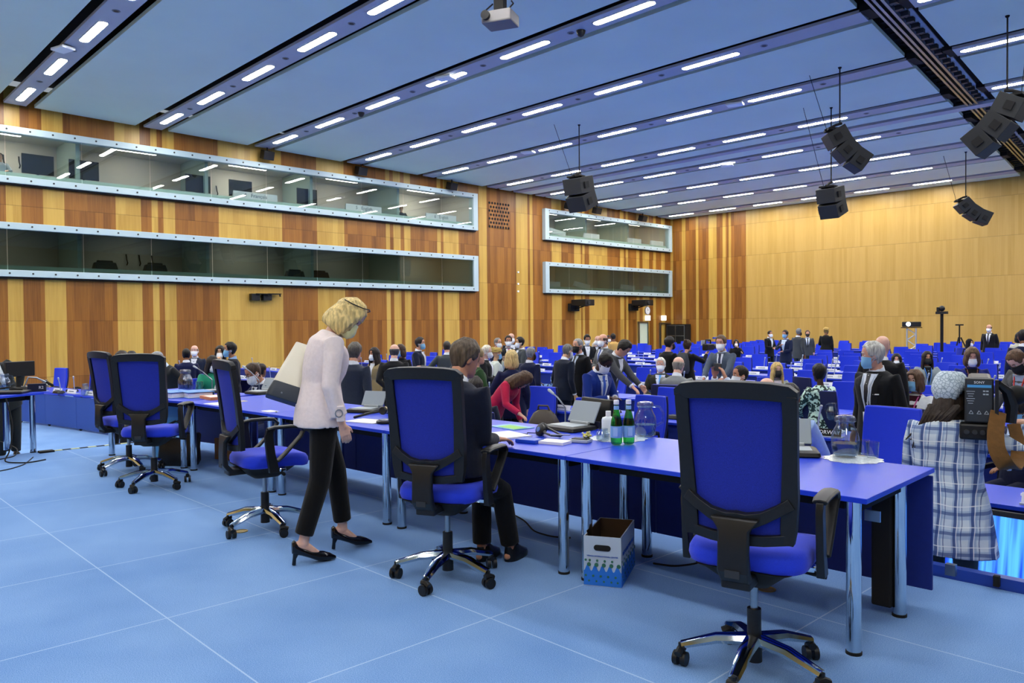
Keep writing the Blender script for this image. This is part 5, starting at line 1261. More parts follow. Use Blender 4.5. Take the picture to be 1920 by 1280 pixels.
# --- left side
P('person in a dark suit at the left edge, hand on hip, head outside the frame', -30, 648, 11.6, 15, lean=8, side=-22, outfit=suit('#1e2224'), arms=('hip','hip'), mask='w')
P('person with short dark hair and white collar, head above the side-on office chair', 228, 656, 11.4, 140, lean=8, skin='t', outfit=suit(DARK))
P('person with black hair seen from behind, second dark head at the left', 247, 657, 13, 195, skin='b', hair=('short','#0e0b0a'), outfit=suit('#3a4a66', '#9db4d8'))
P('person with grey hair and white mask leaning in charcoal, left of glass jug', 290, 658, 12.2, -62, lean=22, bend=5, skin='b', hair=('crop','#8a8c90'), mask='w', outfit=suit('#24272a', '#c4d4ea'), arms=('back','back'))
P('person with black hair in a navy suit seen from behind, facing the bald person', 349, 652, 15, 178, skin='b', hair=('crop','#0d0a09'), outfit=suit('#141c40'), arms=('front','front'))
P('bald person with white mask behind the navy suited back at the left', 365, 647.5, 16, -15, skin='p', hair=('ring','#8a7a6a'), mask='w', outfit=suit('#1e2638'), arms=('down','down'))
P('person with long black hair and white mask in black, hands raised near the face', 413, 647, 14.5, -10, sex='f', skin='a', hair=('long','#120c0a'), mask='w', outfit=dict(top=BLK, lapel=False, collar=False), arms=('face','face'), extras=('fist',))
P('person in a green top looking down, dark hair and white mask, behind the sideways chair', 399, 666, 14.4, 20, 'sit', sex='f', skin='b', hair=('long','#17100e'), mask='w', head=(0,20), outfit=dict(top='#1f7f63', lapel=False, collar=False, topname='blouse'), arms=('table','table'))
P('person in profile facing left, black hair, light blue mask, dark suit, blue shirt', 433, 640, 13.4, -82, skin='t', hair=('short','#0f0c0b'), mask='b', outfit=suit('#1a1c24', '#8fb0e0', '#4a5f94'))
P('person in navy with glasses and white mask seated left of the shoulder bag', 468, 679, 10.8, -66, 'sit', lean=14, skin='t', hair=('crop','#3a2a1e'), mask='w', head=(0,14), outfit=suit('#182347', '#e6ebf2', '#20262e', glasses=True), arms=('table','table'))
P('person with brown skin half hidden behind the seated navy suit at the left', 489, 680, 14, 140, 'sit', skin='b', hair=('crop','#1a110c'), outfit=suit('#20242c'))
# --- standing woman's right
P('person in a dark grey-blue jacket mostly hidden behind the standing woman', 664, 640, 10.5, 150, hair=('short','#55504a'), outfit=suit('#2b3242'))
P('person with long dark hair, white mask and beige jacket with cream trousers', 703, 650.5, 14.2, -50, sex='f', skin='t', hair=('long','#1c1310'), mask='w', outfit=dict(top='#8a7a58', legs='#cfcbb8', shirt='#cfd4da'), arms=('down','down'))
P('balding person seen from behind in a black suit, hands clasped behind the back', 739, 645.5, 13, 168, skin='p', hair=('ring','#4a4a4c'), outfit=suit('#15171a'), arms=('back','back'), girth=1.12)
P('person with brown hair and light blue mask behind the balding person', 752, 644.5, 15, -35, sex='f', skin='l', hair=('bob','#3a281e'), mask='b', outfit=dict(top=BLK, lapel=False, collar=False))
P('person with quiffed hair and light blue mask in navy, facing right', 786, 631, 16.5, 72, skin='l', hair=('short','#1e1815'), mask='b', outfit=suit('#121a30', '#e4e9f0', '#c8ccd4'), arms=('down','front'))
P('person in a grey suit seen from behind with one hand raised', 838, 638, 16, 188, skin='l', hair=('crop','#35312e'), outfit=suit('#41484c'), arms=('out','down'), girth=1.08)
P('person in grey hidden behind the seated figure, arm reaching left to a chair', 872, 646, 12, 180, hair=('short','#6a645c'), outfit=suit('#3c4246'), arms=(((-.62,.2,1.0),(-.3,-.2,-1)),'down'))
P('person with white hair, white mask and black jacket beside the dark green jacket', 911, 646, 14, 78, skin='p', hair=('short','#cfc9b8'), mask='w', outfit=suit('#16181b'), arms=('front','front'))
P('person in a dark green jacket partly hidden by the seated figure', 895, 652, 11.5, 110, sex='f', hair=('short','#8a7a5c'), outfit=dict(top='#2c4a2a', legs='#1c2018', lapel=False, collar=False), arms=('front','front'))
P('person with an olive yellow head wrap and pale top, hand near the face', 930, 652, 15.5, 110, sex='f', skin='a', hair=None, wrap='#b09a58', mask='b', outfit=dict(top='#c9d2cc', lapel=False, collar=False), arms=('face','down'))
P('person with a blonde bob in a navy jacket seen from behind', 959, 655, 11, 186, sex='f', skin='p', hair=('bob','#c8b078'), outfit=dict(top='#151c40', legs='#10131f', collar=False), arms=(((-.38,.25,1.05),(-.5,-.2,-1)),'down'), girth=1.08)
P('person with short grey hair and navy suit in rear profile right of the blonde person', 994, 649, 12.5, 140, skin='b', hair=('crop','#7d7f82'), mask='k', outfit=suit('#121a38'), arms=('front','down'))
P('person with grey hair, glasses and white mask in navy near the wood wall', 932, 632, 19, 50, skin='l', hair=('crop','#77746e'), mask='w', outfit=suit('#161e3a', glasses=True), arms=('front','front'))
P('person with white mask and pink tie facing us near the wood wall', 953, 628, 18.5, 5, skin='t', hair=('short','#241a15'), mask='w', outfit=suit('#15181f', '#e6e6ee', '#c05a90', glasses=True), arms=('front','front'))
P('bald person with white mask behind the person with the pink tie', 958, 625, 21, 30, skin='p', hair=None, mask='w', outfit=suit('#22262c'))
P('person in grey with beard and white mask facing left near the wood wall', 976, 630.5, 18, -70, skin='a', hair=('short','#15100e'), mask='w', outfit=suit('#3d4347', '#e8ecf0'), arms=('front','front'))
P('person in red with brown hair bending over beside the brown handbag', 996, 702, 10.3, 60, extras=('pin',), lean=35, bend=20, sex='f', skin='l', hair=('long','#4a3524'), head=(0,10), outfit=dict(top='#b01c42', legs='#1a1a20', lapel=False, collar=False, topname='sweater'), arms=('down',((.30,.62,.92),(.5,-.3,-.6))))
P('person in navy seated beyond the writing figure, only the shoulder showing', 890, 704, 8.6, 175, 'sit', hair=('short','#2a2420'), outfit=suit('#131a2e'), girth=1.1)
P('person with grey hair in navy leaning towards the silver haired person', 1064, 643, 13.4, 128, lean=8, skin='a', hair=('crop','#6d6e6c'), mask='w', outfit=suit('#141c2c'), arms=('down','down'), girth=1.1)
P('person with silver hair and black mask in a black suit facing left', 1085, 633, 13.8, -48, skin='l', hair=('crop','#8f9092'), mask='k', outfit=suit('#111217', '#c4d4ec', '#1a2034'), arms=('down','down'))
P('person with dark beard and white mask looking down behind the black suited pair', 1101, 626, 20, 12, skin='t', hair=('short','#17110e'), mask='w', head=(0,14), outfit=suit('#17191e', '#e8ecf0'), arms=('front','front'))
P('person with white hair in a dark jacket seated far back by the wood wall', 1116, 640, 22, 20, 'sit', skin='p', hair=('short','#d6cfba'), outfit=suit('#1a1f2c'))
P('person with white mask and blue tie in a grey suit looking left', 1132, 626.5, 17, -52, skin='l', hair=('ring','#4a3a2c'), mask='w', outfit=suit('#55585a', '#dfe6f0', '#2f4f9a'), arms=('front','front'))
P('bald person with white mask just behind the grey suit with the blue tie', 1122, 629.5, 20, -45, skin='p', hair=None, mask='w', outfit=suit('#22252a'))
P('person in a beige jacket turned away far back by the wood wall', 1150, 624.5, 26, 215, skin='b', hair=('short','#1c1714'), outfit=dict(top='#c8a25c', legs='#6a5a44', collar=False), arms=('front','front'))
P('person with white mask facing the beige jacket far back', 1140, 628, 27, 40, skin='b', hair=('short','#15110f'), mask='w', outfit=suit('#26282c'))
P('person with dark hair in a grey suit leaning over a desk', 1180, 639, 11.8, 62, lean=16, bend=10, skin='l', hair=('short','#17120f'), head=(0,22), outfit=suit('#43464a', '#e8ecf2'), arms=(((-.1,.52,.98),(-.4,-.2,-1)),((.22,.60,.95),(.4,-.2,-1))))
P('person in a bright blue suit with white mask looking down at a phone', 1142, 662, 9.6, 46, lean=10, bend=8, skin='d', hair=('crop','#0c0a09'), mask='w', head=(0,24), outfit=suit('#16307e', '#e4e9f2', '#3e62c0', lanyard='#c8d2e4', vw=.075), arms=('phone','phone'))
P('seated person with white hair, white mask and light blue tie', 1239, 669, 14.2, -8, 'sit', skin='l', hair=('short','#d9d6ce'), mask='w', outfit=suit('#25261f', '#dfe8f6', '#5aa8ec', vw=.085), arms=('lap','lap'), girth=1.12)
P('seated person in a light grey jacket seen from behind, beside the light blue tie', 1272, 669, 13.2, 158, 'sit', lean=8, skin='p', hair=('ring','#8a857c'), outfit=suit('#7b8083'), arms=('lap','lap'), girth=1.1)
P('person in a black t-shirt with black mask seen from behind', 1254, 629.5, 15.8, 128, skin='l', hair=('short','#1a1512'), mask='k', outfit=dict(top='#0c0d0e', legs='#0c0d10', sleeves='short', collar=False, lapel=False, topname='t_shirt'), arms=('down','front'))
bq = P('person with a hair bun in black with a backpack, holding up a video camera', 1288, 636, 15.6, 152, sex='f', skin='l', hair=('bun','#3a2a1c'), outfit=dict(top='#0d0e10', legs='#0c0d10', collar=False, lapel=False, topname='sweater'), arms=('front',((.26,.42,1.42),(.5,-.2,-1))))
P('person in a grey-blue suit with white mask resting both hands on a blue chair', 1352, 627, 13.6, -22, lean=6, skin='l', hair=('short','#5a4634'), mask='w', outfit=suit('#4a5666', '#dfe8f2', '#1c2848', vw=.05), arms=('chair','chair'))
P('person in black with white mask seated far back by the brown panels', 1380, 636, 28, 5, 'sit', sex='f', skin='a', hair=('bob','#120d0b'), mask='w', outfit=dict(top='#101114', lapel=False, collar=False), arms=('face','lap'))
ph = P('person with short dark hair holding up a phone above the nearest office chair', 1391, 683, 8.6, -62, lean=6, skin='t', hair=('crop','#1d1713'), mask='w', head=(0,-8), outfit=dict(top='#c9d6ea', legs='#1c2030', lapel=False, shirt='#c9d6ea', topname='shirt'), arms=(((-.14,.36,1.60),(-1,.2,-.9),(.25,.2,.8)),((.14,.36,1.60),(1,.2,-.9),(-.25,.2,.8))))
P('bald head just showing over the top of the nearest office chair', 1437, 709, 8.2, 170, 'sit', skin='p', hair=None, outfit=suit('#2a2e38'))
P('dark haired person in a pale blue shirt seated behind the nearest chair', 1480, 715, 7.0, 168, 'sit', skin='b', hair=('crop','#17120f'), outfit=dict(top='#9db8e6', legs='#1a2030', shirt='#a9c0e8', lapel=False, topname='shirt'), arms=('lap','lap'), girth=.95)
P('blonde person with black mask and pale grey jacket seated above the nearest chair', 1456, 678, 13, 18, 'sit', sex='f', skin='p', hair=('long','#c4a868'), mask='k', outfit=dict(top='#8f9898', shirt='#d8cfd4', legs='#23262c'), arms=('lap','lap'))
pm = bpy.data.materials.new('leaf_print'); pm.use_nodes = True; _t = pm.node_tree; _b = _t.nodes['Principled BSDF']; _v = nd(_t,'ShaderNodeTexNoise'); _v.inputs['Scale'].default_value = 26; _v.inputs['Detail'].default_value = 1; _tc = nd(_t,'ShaderNodeTexCoord'); _t.links.new(_tc.outputs['Object'], _v.inputs['Vector']); _r = nd(_t,'ShaderNodeValToRGB'); _r.color_ramp.interpolation = 'CONSTANT'; _r.color_ramp.elements[0].color = lin('#0d2f2c'); _r.color_ramp.elements[1].position = .5; _r.color_ramp.elements[1].color = lin('#bfe0d2'); _t.links.new(_v.outputs['Fac'], _r.inputs[0]); _t.links.new(_r.outputs[0], _b.inputs['Base Color'])
P('person with shaved dark head in a green and white leaf patterned top, back to us', 1537, 679, 10.9, 205, 'sit', sex='f', skin='d', hair=('crop','#0b0908'), outfit=dict(top='#0d2f2c', topmat=pm, legs='#14161c', collar=False, lapel=False, topname='blouse'), arms=('lap','lap'), girth=.9, extras=('nochair',))
# --- far group before the back wall
P('person with white mask and black jacket, leftmost of the group before the back wall', 1443, 619, 29, 48, skin='t', hair=('crop','#241a14'), mask='w', outfit=suit('#101216', '#dfe6ee'), arms=('front','front'))
P('person in open navy jacket and pale shirt, group before the back wall', 1473, 618, 25, -38, skin='t', hair=('short','#2a1f18'), mask='b', outfit=suit('#16203c', '#c9dcf2', vw=.09), arms=('front','chest'))
P('person in grey turned away, middle of the group before the back wall', 1497, 614.5, 27, 140, skin='b', hair=('crop','#77787a'), mask='k', outfit=suit('#3f4347'))
P('person in dark grey with black tie facing us before the back wall', 1514, 618.5, 30, 5, skin='l', hair=('short','#4a3426'), mask='k', outfit=suit('#3b3f46', '#dfe8f4', '#0e1018', vw=.08))
P('person in a long black coat and yellow headwear before the back wall', 1549, 613, 30, 168, sex='f', skin='b', hair=('crop','#8a7040'), wrap='#c8a860', mask='k', outfit=dict(top='#0f1013', legs='#0f1013', collar=False, lapel=False, long=-.72, flare=.05, topname='coat'), arms=('front','down'), girth=1.1)
# --- right side
tieM = bpy.data.materials.new('dotted_tie'); tieM.use_nodes = True; _t = tieM.node_tree; _b = _t.nodes['Principled BSDF']; _tc = nd(_t,'ShaderNodeTexCoord'); _v = nd(_t,'ShaderNodeTexVoronoi'); _v.inputs['Scale'].default_value = 38; _v.inputs['Randomness'].default_value = 0; _t.links.new(_tc.outputs['Object'], _v.inputs['Vector']); _r = nd(_t,'ShaderNodeValToRGB'); _r.color_ramp.interpolation = 'CONSTANT'; _r.color_ramp.elements[0].color = lin('#d8d8dc'); _r.color_ramp.elements[1].position = .18; _r.color_ramp.elements[1].color = lin('#0e0f16'); _t.links.new(_v.outputs['Distance'], _r.inputs[0]); _t.links.new(_r.outputs[0], _b.inputs['Base Color'])
gm = P('tall person with grey hair, light blue mask, black suit and dotted tie', 1637, 638, 7.8, -40, lean=3, skin='l', hair=('short','#b9b9b2'), mask='b', head=(38,4), outfit=suit('#131519', '#dce6f4', '#0e0f16', tiemat=tieM, vw=.075, vbot=.06, lanyard='#b8c4d4'), arms=('down','down'), girth=1.05)
g = G(); g.grid([[gm.front(.33+.006*q, -.125+.05*j/3, .008) for j in range(4)] for q in range(3)], thick=[[gm.frame(.3) @ V((0,-.008,0))]*4]*3); g.build('pocket_square', M_WHITE, gm.jk)
P('bald person with white collar and black suit seen from behind', 1654, 630, 9.6, 168, skin='p', hair=None, outfit=suit('#131418', '#eef2f6'), girth=1.08)
P('person with dark hair and white mask in black seated behind the bald person', 1681, 662, 15, 0, 'sit', sex='f', skin='l', hair=('long','#17110f'), mask='w', outfit=dict(top='#131417', lapel=False, collar=False), arms=('chest','lap'))
P('person with black mask, dark hair and grey cardigan with blue lanyard, seated', 1738, 657.5, 15.6, 14, 'sit', sex='f', skin='t', hair=('long','#1d1411'), mask='k', outfit=dict(top='#8d9a9e', shirt='#15171c', legs='#1a1d24', collar=False, lanyard='#3f86dc', vw=.075), arms=('table','table'), girth=1.1)
P('person with light blue mask, brown hair and white jacket over a dark red top', 1716, 691.5, 9.6, -22, 'sit', sex='f', skin='p', hair=('bob','#5a4230'), mask='b', head=(4,0), outfit=dict(top='#d9dfe2', shirt='#3a1020', legs='#2a1020', lanyard='#c04a8c', collar=False, vw=.08, vbot=.02, lap=False), arms=('chest','table'))
P('person with white mask and brown hair in a blue blazer looking down', 1823, 650, 10, 8, sex='f', skin='l', hair=('bob','#5a4632'), mask='w', head=(0,16), outfit=dict(top='#17216e', shirt='#111319', legs='#14172a', collar=False, lanyard='#6a3a30', vw=.085), arms=('front','front'), girth=1.05)
P('person in a grey jacket with black mask and red lanyard looking down at the right', 1894, 657.5, 8.8, -42, lean=14, bend=10, skin='p', hair=('crop','#5a4230'), mask='k', head=(0,26), outfit=suit('#4b4d50', '#8fa0bc', lanyard='#c83028', vw=.09), arms=('chest','table'), girth=1.1)
P('person with black headscarf and white mask in black seated under the tripod', 1817, 635, 26, 50, 'sit', sex='f', skin='a', hair=('scarf','#0f0f11'), mask='w', outfit=dict(top='#101114', lapel=False, collar=False))
P('bald person with white mask and black suit standing before the back wall at the right', 1855, 608.5, 27.5, -18, skin='l', hair=('ring','#5a4a3c'), mask='w', outfit=suit('#15161a', '#e4e9f0', '#1a1d28', vw=.075))
P('person in a navy suit at the right edge seen from behind', 1919, 616, 14, 190, skin='b', hair=('crop','#0f0c0b'), outfit=suit('#121a3a'))
P('person in a cream top half hidden at the right edge beside the navy suit', 1911, 622, 20, 150, sex='f', skin='b', hair=('bob','#120d0b'), outfit=dict(top='#c9c9b8', legs='#c9c9b8', lapel=False, collar=False))
P('person with glasses and light blue mask seated at the right edge behind the video camera', 1903, 742, 7.0, -40, 'sit', skin='b', hair=('short','#15100e'), mask='b', head=(0,18), outfit=suit('#171d3a', '#b9ccec', glasses=True), arms=('table','table'))
# interpreters
def interp(px, z, lab, hair, top, phi=0, skin='l'):
    y = at_x(px, 320).y; person(lab, 0, 0, 24, phi, 'sit', sex='m', skin=skin, hair=hair, outfit=dict(top=top, lapel=False, collar=False, topname='sweater'), arms=('table','table'), at=(WX-.95, y, z+.88), scale=1.0, floor=z-.45, extras=('nochair',))
interp(13, 6.15, 'interpreter in a pale top at the far left of the upper window', ('short','#4a3626'), '#a9b2bc')
interp(484, 6.1, 'interpreter in black leaning sideways behind the Français booth sign', ('short','#15110f'), '#15161a')
interp(775, 6.0, 'interpreter with dark hair in the right part of the long upper window', ('short','#1d1613'), '#4a4c50')
# video camera held by the person with the bun
hw = loc2w(bq, bq.A[1][2]); o = thing('camcorder', 'video camera raised by the person with the hair bun', 'video camera', hw+V((0,.02,.10)), bq.yaw)
g = G(); g.box((0,.05,.05),(.12,.34,.14)); g.build('body', M_BLACK, o, smooth=False, bevel=.02); g = G(); g.cyl((0,.22,.06),(0,.36,.06),.055); g.build('lens', M_GREYD, o)
g = G(); g.tube([(0,-.08,.12),(0,-.06,.2),(0,.14,.2),(0,.16,.12)], .018, 8); g.build('handle', M_BLACK, o); g = G(); g.box((-.12,.05,.14),(.02,.16,.11)); g.build('monitor_flap', M_LGREY, o, smooth=False); g = G(); g.cyl((.06,.16,.24),(.06,.36,.24),.02); g.build('microphone', mat('mic_blue','#2a46b8',.6), o)
# backpack
o = thing('backpack', 'dark grey backpack worn by the person with the hair bun', 'backpack', loc2w(bq,(0,-.20,1.02)), bq.yaw)
g = G(); g.loft([[V((x,y,z)) for x,y in rrect(w,d,.04)] for w,d,z in ((.24,.10,0),(.29,.15,.06),(.28,.15,.25),(.22,.11,.40),(.12,.06,.44))]); g.build('bag_body', mat('pack_grey','#33383d',.7), o)
for s in (-1,1):
    g = G(); g.tube([(s*.09,.05,.40),(s*.10,.10,.46),(s*.10,.20,.47)], .018, 6); g.build('strap', M_GREYD, o)
# raised phone
q = loc2w(ph, (ph.A[-1][2]+ph.A[1][2])/2+V((0,.03,.12))); o = thing('phone', 'black phone held up in both hands above the nearest chair', 'phone', q, ph.yaw)
g = G(); g.box((0,0,0),(.17,.010,.085)); g.build('case', M_GREYD, o, smooth=False, bevel=.004); g = G(); g.box((0,-.006,0),(.155,.002,.074)); g.build('display', M_BLACK, o, smooth=False)
# ================================================================== THE THREE NEAR FIGURES
W = person('standing person in a pale pink jacket and black trousers, blonde bob, cream mask', 676, 563, 5.24, 106, lean=-1, bend=26, sex='f', skin='p', hair=('bob','#d2bb7e'), mask='y', head=(24,20), vox=.0055,
  outfit=dict(top='#e6dada', legs='#0b0b0d', shirt=None, collar=False, lapel=False, sleeves='3/4', heels=True, cuff=.035, flare=.03, legw=.98), arms=('down','down'), feet=((-.115,.17,.155),(.115,-.15,.155)), hem=-.085, girth=1.14, hip=.985, floor=0, sw=.018)
for s in (-1,1):                              # black pumps
    f = W.Lg[s][2]; g = G(); z0 = f.z-.155
    R = []
    for y, hw, zb, zt in ((-.088,.018,.075,.150),(-.072,.033,.066,.162),(-.03,.038,.055,.118),(.03,.040,.030,.082),(.08,.044,.004,.070),(.12,.044,.0,.064),(.16,.032,.0,.048),(.20,.010,.004,.022)):
        R.append([V((f.x+hw*math.cos(2*PI*k/14), f.y+.01+y, z0+(zb+zt)/2+(zt-zb)/2*math.sin(2*PI*k/14))) for k in range(14)])
    g.loft(R); g.tube([(f.x,f.y-.05,z0+.08),(f.x,f.y-.062,z0+.04),(f.x,f.y-.066,z0)], [.022,.012,.013], 10); g.build('shoe', mat('patent_black','#0a0a10',.15), W.o)
g = G(); h = W.Hm                              # glasses pushed up in the hair
g.tube([h @ V((-.07,.05,.10)), h @ V((-.03,.075,.125)), h @ V((.02,.075,.125)), h @ V((.075,.045,.10)), h @ V((.095,-.02,.075)), h @ V((.095,-.08,.06))], .004, 6); g.build('glasses', M_BLACK, W.o)
g = G(); a = W.A[1]; g.box(a[1].lerp(a[2],.70)+V((.055,0,0)), (.008,.05,.10)); g.build('sleeve_tab', clothmat('#e6dada'), W.jk, smooth=False, bevel=.003)
g = G(); g.tube([a[1].lerp(a[2],.68)+V((.062,-.012+.024*math.cos(k*PI/5),.024*math.sin(k*PI/5))) for k in range(10)], .003, 6, closed=True, cap=False); g.build('sleeve_ring', M_STEEL, W.jk)
g = G(); g.box(W.sp(-.02,.20,.055), (.012,.12,.045), M=W.frame(0)); g.build('pocket_flap', clothmat('#e6dada'), W.jk, smooth=False, bevel=.003)
def strut(a, b, sa, sb, nrm):
    # tapered box between two points; sa, sb = (wide, deep)
    ax = (b-a).normalized(); u = (nrm-nrm.dot(ax)*ax).normalized(); w = ax.cross(u)
    return [[p+w*(x*s[0])+u*(y*s[1]) for x, y in rrect(1,1,.12,3)] for p, s in ((a,sa),(a.lerp(b,.5),((sa[0]+sb[0])/2*1.02,(sa[1]+sb[1])/2*1.05)),(b,sb))]
bA, bB = at_d(541,752,5.18), at_d(577,652,5.34); nv = (CAM-bA).normalized()
o = thing('shoulder_bag', 'silver metallic shoulder bag with dark end panel on the back of the standing person', 'bag', (bA.x,bA.y,0)); off = V((bA.x,bA.y,0))
Wd = rgt_ = V((.5,.865,0))
g = G(); R = strut(bA-off, bB-off, (.30,.15), (.17,.12), nv); g.loft(R); g.build('bag_body', mat('silver_leather','#cac6b8',.35,metal=.3,bump=.1,nscale=8), o, bevel=.006)
g = G(); ax = (bB-bA).normalized(); R2 = strut(bA-off-ax*.012, bA-off+ax*.10+nv*.012, (.305,.155), (.27,.15), nv); g.loft(R2); g.build('end_panel', mat('slate_leather','#2a3340',.4), o, bevel=.006)
g = G()
for x, y in ((498,722),(528,736),(518,772),(566,790)): g.sphere(at_d(x,y,5.06)-off, .006, 8, 6)
g.build('stud', M_STEEL, o)
sh_ = loc2w(W, W.sp(.53,-.10,-.02)); g = G(); g.tube([bB-off-ax*.03, bB-off+ax*.04, at_d(594,640,5.32)-off, at_d(612,622,5.28)-off, sh_-off], [.016,.018,.018,.018,.016], 8, squash=(.5,1.4)); g.build('strap', mat('slate_leather','#2a3340',.4), o)
M = person('seated person in dark navy seen from behind, grey brown hair, writing', 876, 632, 4.86, 143, 'sit', lean=6, bend=4, skin='t', hair=('short','#55493c'), head=(26,8), vox=.0055, hip=.69,
  outfit=dict(top='#151b2c', legs='#0d0f14', shirt='#e4e8ee', cuffs=True, lapel=False), arms=('table',(at_z(928,823,.80),(.1,-.3,-1),(.35,.9,-.1),'w')), feet=((-.02,.34,.085),(.14,.44,.085)), hem=-.05, girth=1.08, sw=.01, floor=0, extras=('nochair',))
pl = dict(a='#a9c0dc', b='#2e4f92', c='#dfe6ea')
shirt = bpy.data.materials.new('plaid_shirt'); shirt.use_nodes = True; t_ = shirt.node_tree; b_ = t_.nodes['Principled BSDF']; L_ = t_.links.new
tc = nd(t_,'ShaderNodeTexCoord'); nz = nd(t_,'ShaderNodeTexNoise'); nz.inputs['Scale'].default_value = 3.0; L_(tc.outputs['Object'],nz.inputs['Vector'])
wv = nd(t_,'ShaderNodeVectorMath',operation='MULTIPLY_ADD'); L_(nz.outputs['Color'],wv.inputs[0]); wv.inputs[1].default_value = (.07,.07,.07); L_(tc.outputs['Object'],wv.inputs[2])
sp_ = nd(t_,'ShaderNodeSeparateXYZ'); L_(wv.outputs[0],sp_.inputs[0])
def stripes(k, per, ph, wid):
    m1 = nd(t_,'ShaderNodeMath',operation='MULTIPLY_ADD'); L_(sp_.outputs[k],m1.inputs[0]); m1.inputs[1].default_value = 1/per; m1.inputs[2].default_value = ph
    m2 = nd(t_,'ShaderNodeMath',operation='FRACT'); L_(m1.outputs[0],m2.inputs[0]); m3 = nd(t_,'ShaderNodeMath',operation='LESS_THAN'); L_(m2.outputs[0],m3.inputs[0]); m3.inputs[1].default_value = wid; return m3
def mixc(prev, fac, col, amt):
    q = nd(t_,'ShaderNodeMath',operation='MULTIPLY'); L_(fac.outputs[0],q.inputs[0]); q.inputs[1].default_value = amt
    m = nd(t_,'ShaderNodeMixRGB'); L_(q.outputs[0],m.inputs[0]); m.inputs[2].default_value = lin(col)
    if isinstance(prev, str): m.inputs[1].default_value = lin(prev)
    else: L_(prev.outputs[0],m.inputs[1])
    return m
c_ = mixc('#c2d0dc', stripes(0,.10,.1,.45), '#7f9ac2', .6); c_ = mixc(c_, stripes(2,.13,.2,.45), '#7f9ac2', .55); c_ = mixc(c_, stripes(0,.10,.0,.17), '#23407e', .85); c_ = mixc(c_, stripes(2,.13,.0,.16), '#23407e', .7); c_ = mixc(c_, stripes(0,.10,.55,.05), '#23407e', .8); c_ = mixc(c_, stripes(0,.10,.82,.05), '#eef2f4', .6); c_ = mixc(c_, stripes(2,.13,.6,.05), '#eef2f4', .6)
L_(c_.outputs[0],b_.inputs['Base Color']); b_.inputs['Roughness'].default_value = .85
bp_ = nd(t_,'ShaderNodeBump'); bp_.inputs['Strength'].default_value = .6; bp_.inputs['Distance'].default_value = .05; n3 = nd(t_,'ShaderNodeTexNoise'); n3.inputs['Scale'].default_value = 7; L_(tc.outputs['Object'],n3.inputs['Vector']); L_(n3.outputs['Fac'],bp_.inputs['Height']); L_(bp_.outputs[0],b_.inputs['Normal'])
C = person('person in blue plaid shirt and pale cap filming with a shoulder camera', 1782, 702, 5.0, 170, lean=4, skin='t', hair=('long','#2a201a'), head=(6,4), vox=.007,
  outfit=dict(top='#a9c0dc', topmat=shirt, legs='#565a4c', shirt='#a9c0dc', lapel=False, collar=True, loose=.035, flare=.08, topname='shirt', sleeves='long'), arms=('front',((.40,.30,1.42),(.9,-.2,-1),(-.3,.8,.2))), girth=1.12, hem=-.33)
g = G(); R = []
for z in (-.125,-.11,-.09,-.07,-.05,-.03,-.01,.01,.03,.05,.07,.09,.105,.115):
    row = []
    for k in range(40):
        t = 2*PI*k/40; a = abs(t if t <= PI else t-2*PI); zl = .035-.17*max(0,1-(PI-a)/1.15)**.8; on = max(0,min(1,(z-zl)/.014+.5)); q = head_pt(t, z, -.016+.056*on); q.z += .040*max(0,(z-.06)/.055) if on > .5 else 0; row.append(C.Hm @ q)
    R.append(row)
cp = bpy.data.materials.new('cap_print'); cp.use_nodes = True; t_ = cp.node_tree; b_ = t_.nodes['Principled BSDF']; v_ = nd(t_,'ShaderNodeTexVoronoi'); v_.inputs['Scale'].default_value = 42; v_.feature = 'DISTANCE_TO_EDGE'; tc = nd(t_,'ShaderNodeTexCoord'); t_.links.new(tc.outputs['Object'],v_.inputs['Vector']); r_ = nd(t_,'ShaderNodeValToRGB'); r_.color_ramp.elements[0].position = .02; r_.color_ramp.elements[0].color = lin('#7f93a6'); r_.color_ramp.elements[1].position = .12; r_.color_ramp.elements[1].color = lin('#c3d2dd'); t_.links.new(v_.outputs['Distance'],r_.inputs[0]); t_.links.new(r_.outputs[0],b_.inputs['Base Color']); b_.inputs['Roughness'].default_value = .8
g.loft(R); g.build('cap', cp, C.o, sharp=80)
g = G()
for i in range(26):                            # loose strands over the back
    a = -1.0+.09*i; p0 = C.Hm @ V((.09*math.sin(a*1.3),-.10,-.08)); p1 = p0+V((-.04-.003*i+random.uniform(-.03,.03),-.03,-.13)); p2 = p1+V((-.05+random.uniform(-.05,.03),-.02+random.uniform(-.02,.02),-.10-random.uniform(0,.06)))
    g.tube([p0,p0.lerp(p1,.5)+V((0,-.02,0)),p1,p2], [.022,.020,.012,.004], 6)
g.build('hair_strands', hairmat('#2a201a'), C.o)['kind'] = 'stuff'
# shoulder video camera
cv = at_d(1836,752,4.72); yw = yaw_cam(cv)
o = thing('video_camera', 'black broadcast video camera on the shoulder of the plaid shirt', 'video camera', cv, yw)
k = 4.72/FPX
g = G(); g.box((0,.055,.002),(48*k,.09,84*k), taper=.97); bt = g.build('battery', mat('battery_grey','#23282e',.5), o, smooth=False, bevel=.008)
g = G(); g.box((0,.009,.0),(41*k,.004,76*k)); g.build('battery_label', mat('battery_face','#2e353d',.45), bt, smooth=False)
g = G(); g.box((0,.0062,28*k),(39*k,.003,5*k)); g.build('blue_strip', mat('strip_blue','#4c9ed8',.4), bt, smooth=False)
wtext('SONY', 6.5*k, M_TXTW, Matrix.Translation((0,.0055,35*k)) @ RX, bt)
g = G()
for i in range(6): g.box((-.045+.0*i, .0062, (18-4.5*i)*k),((14-(i % 3)*3)*k,.002,1.0*k))
for x, z in ((8,19),(13,19),(8,13),(13,13)): g.box((x*k,.0062,z*k),(4*k,.002,2.5*k))
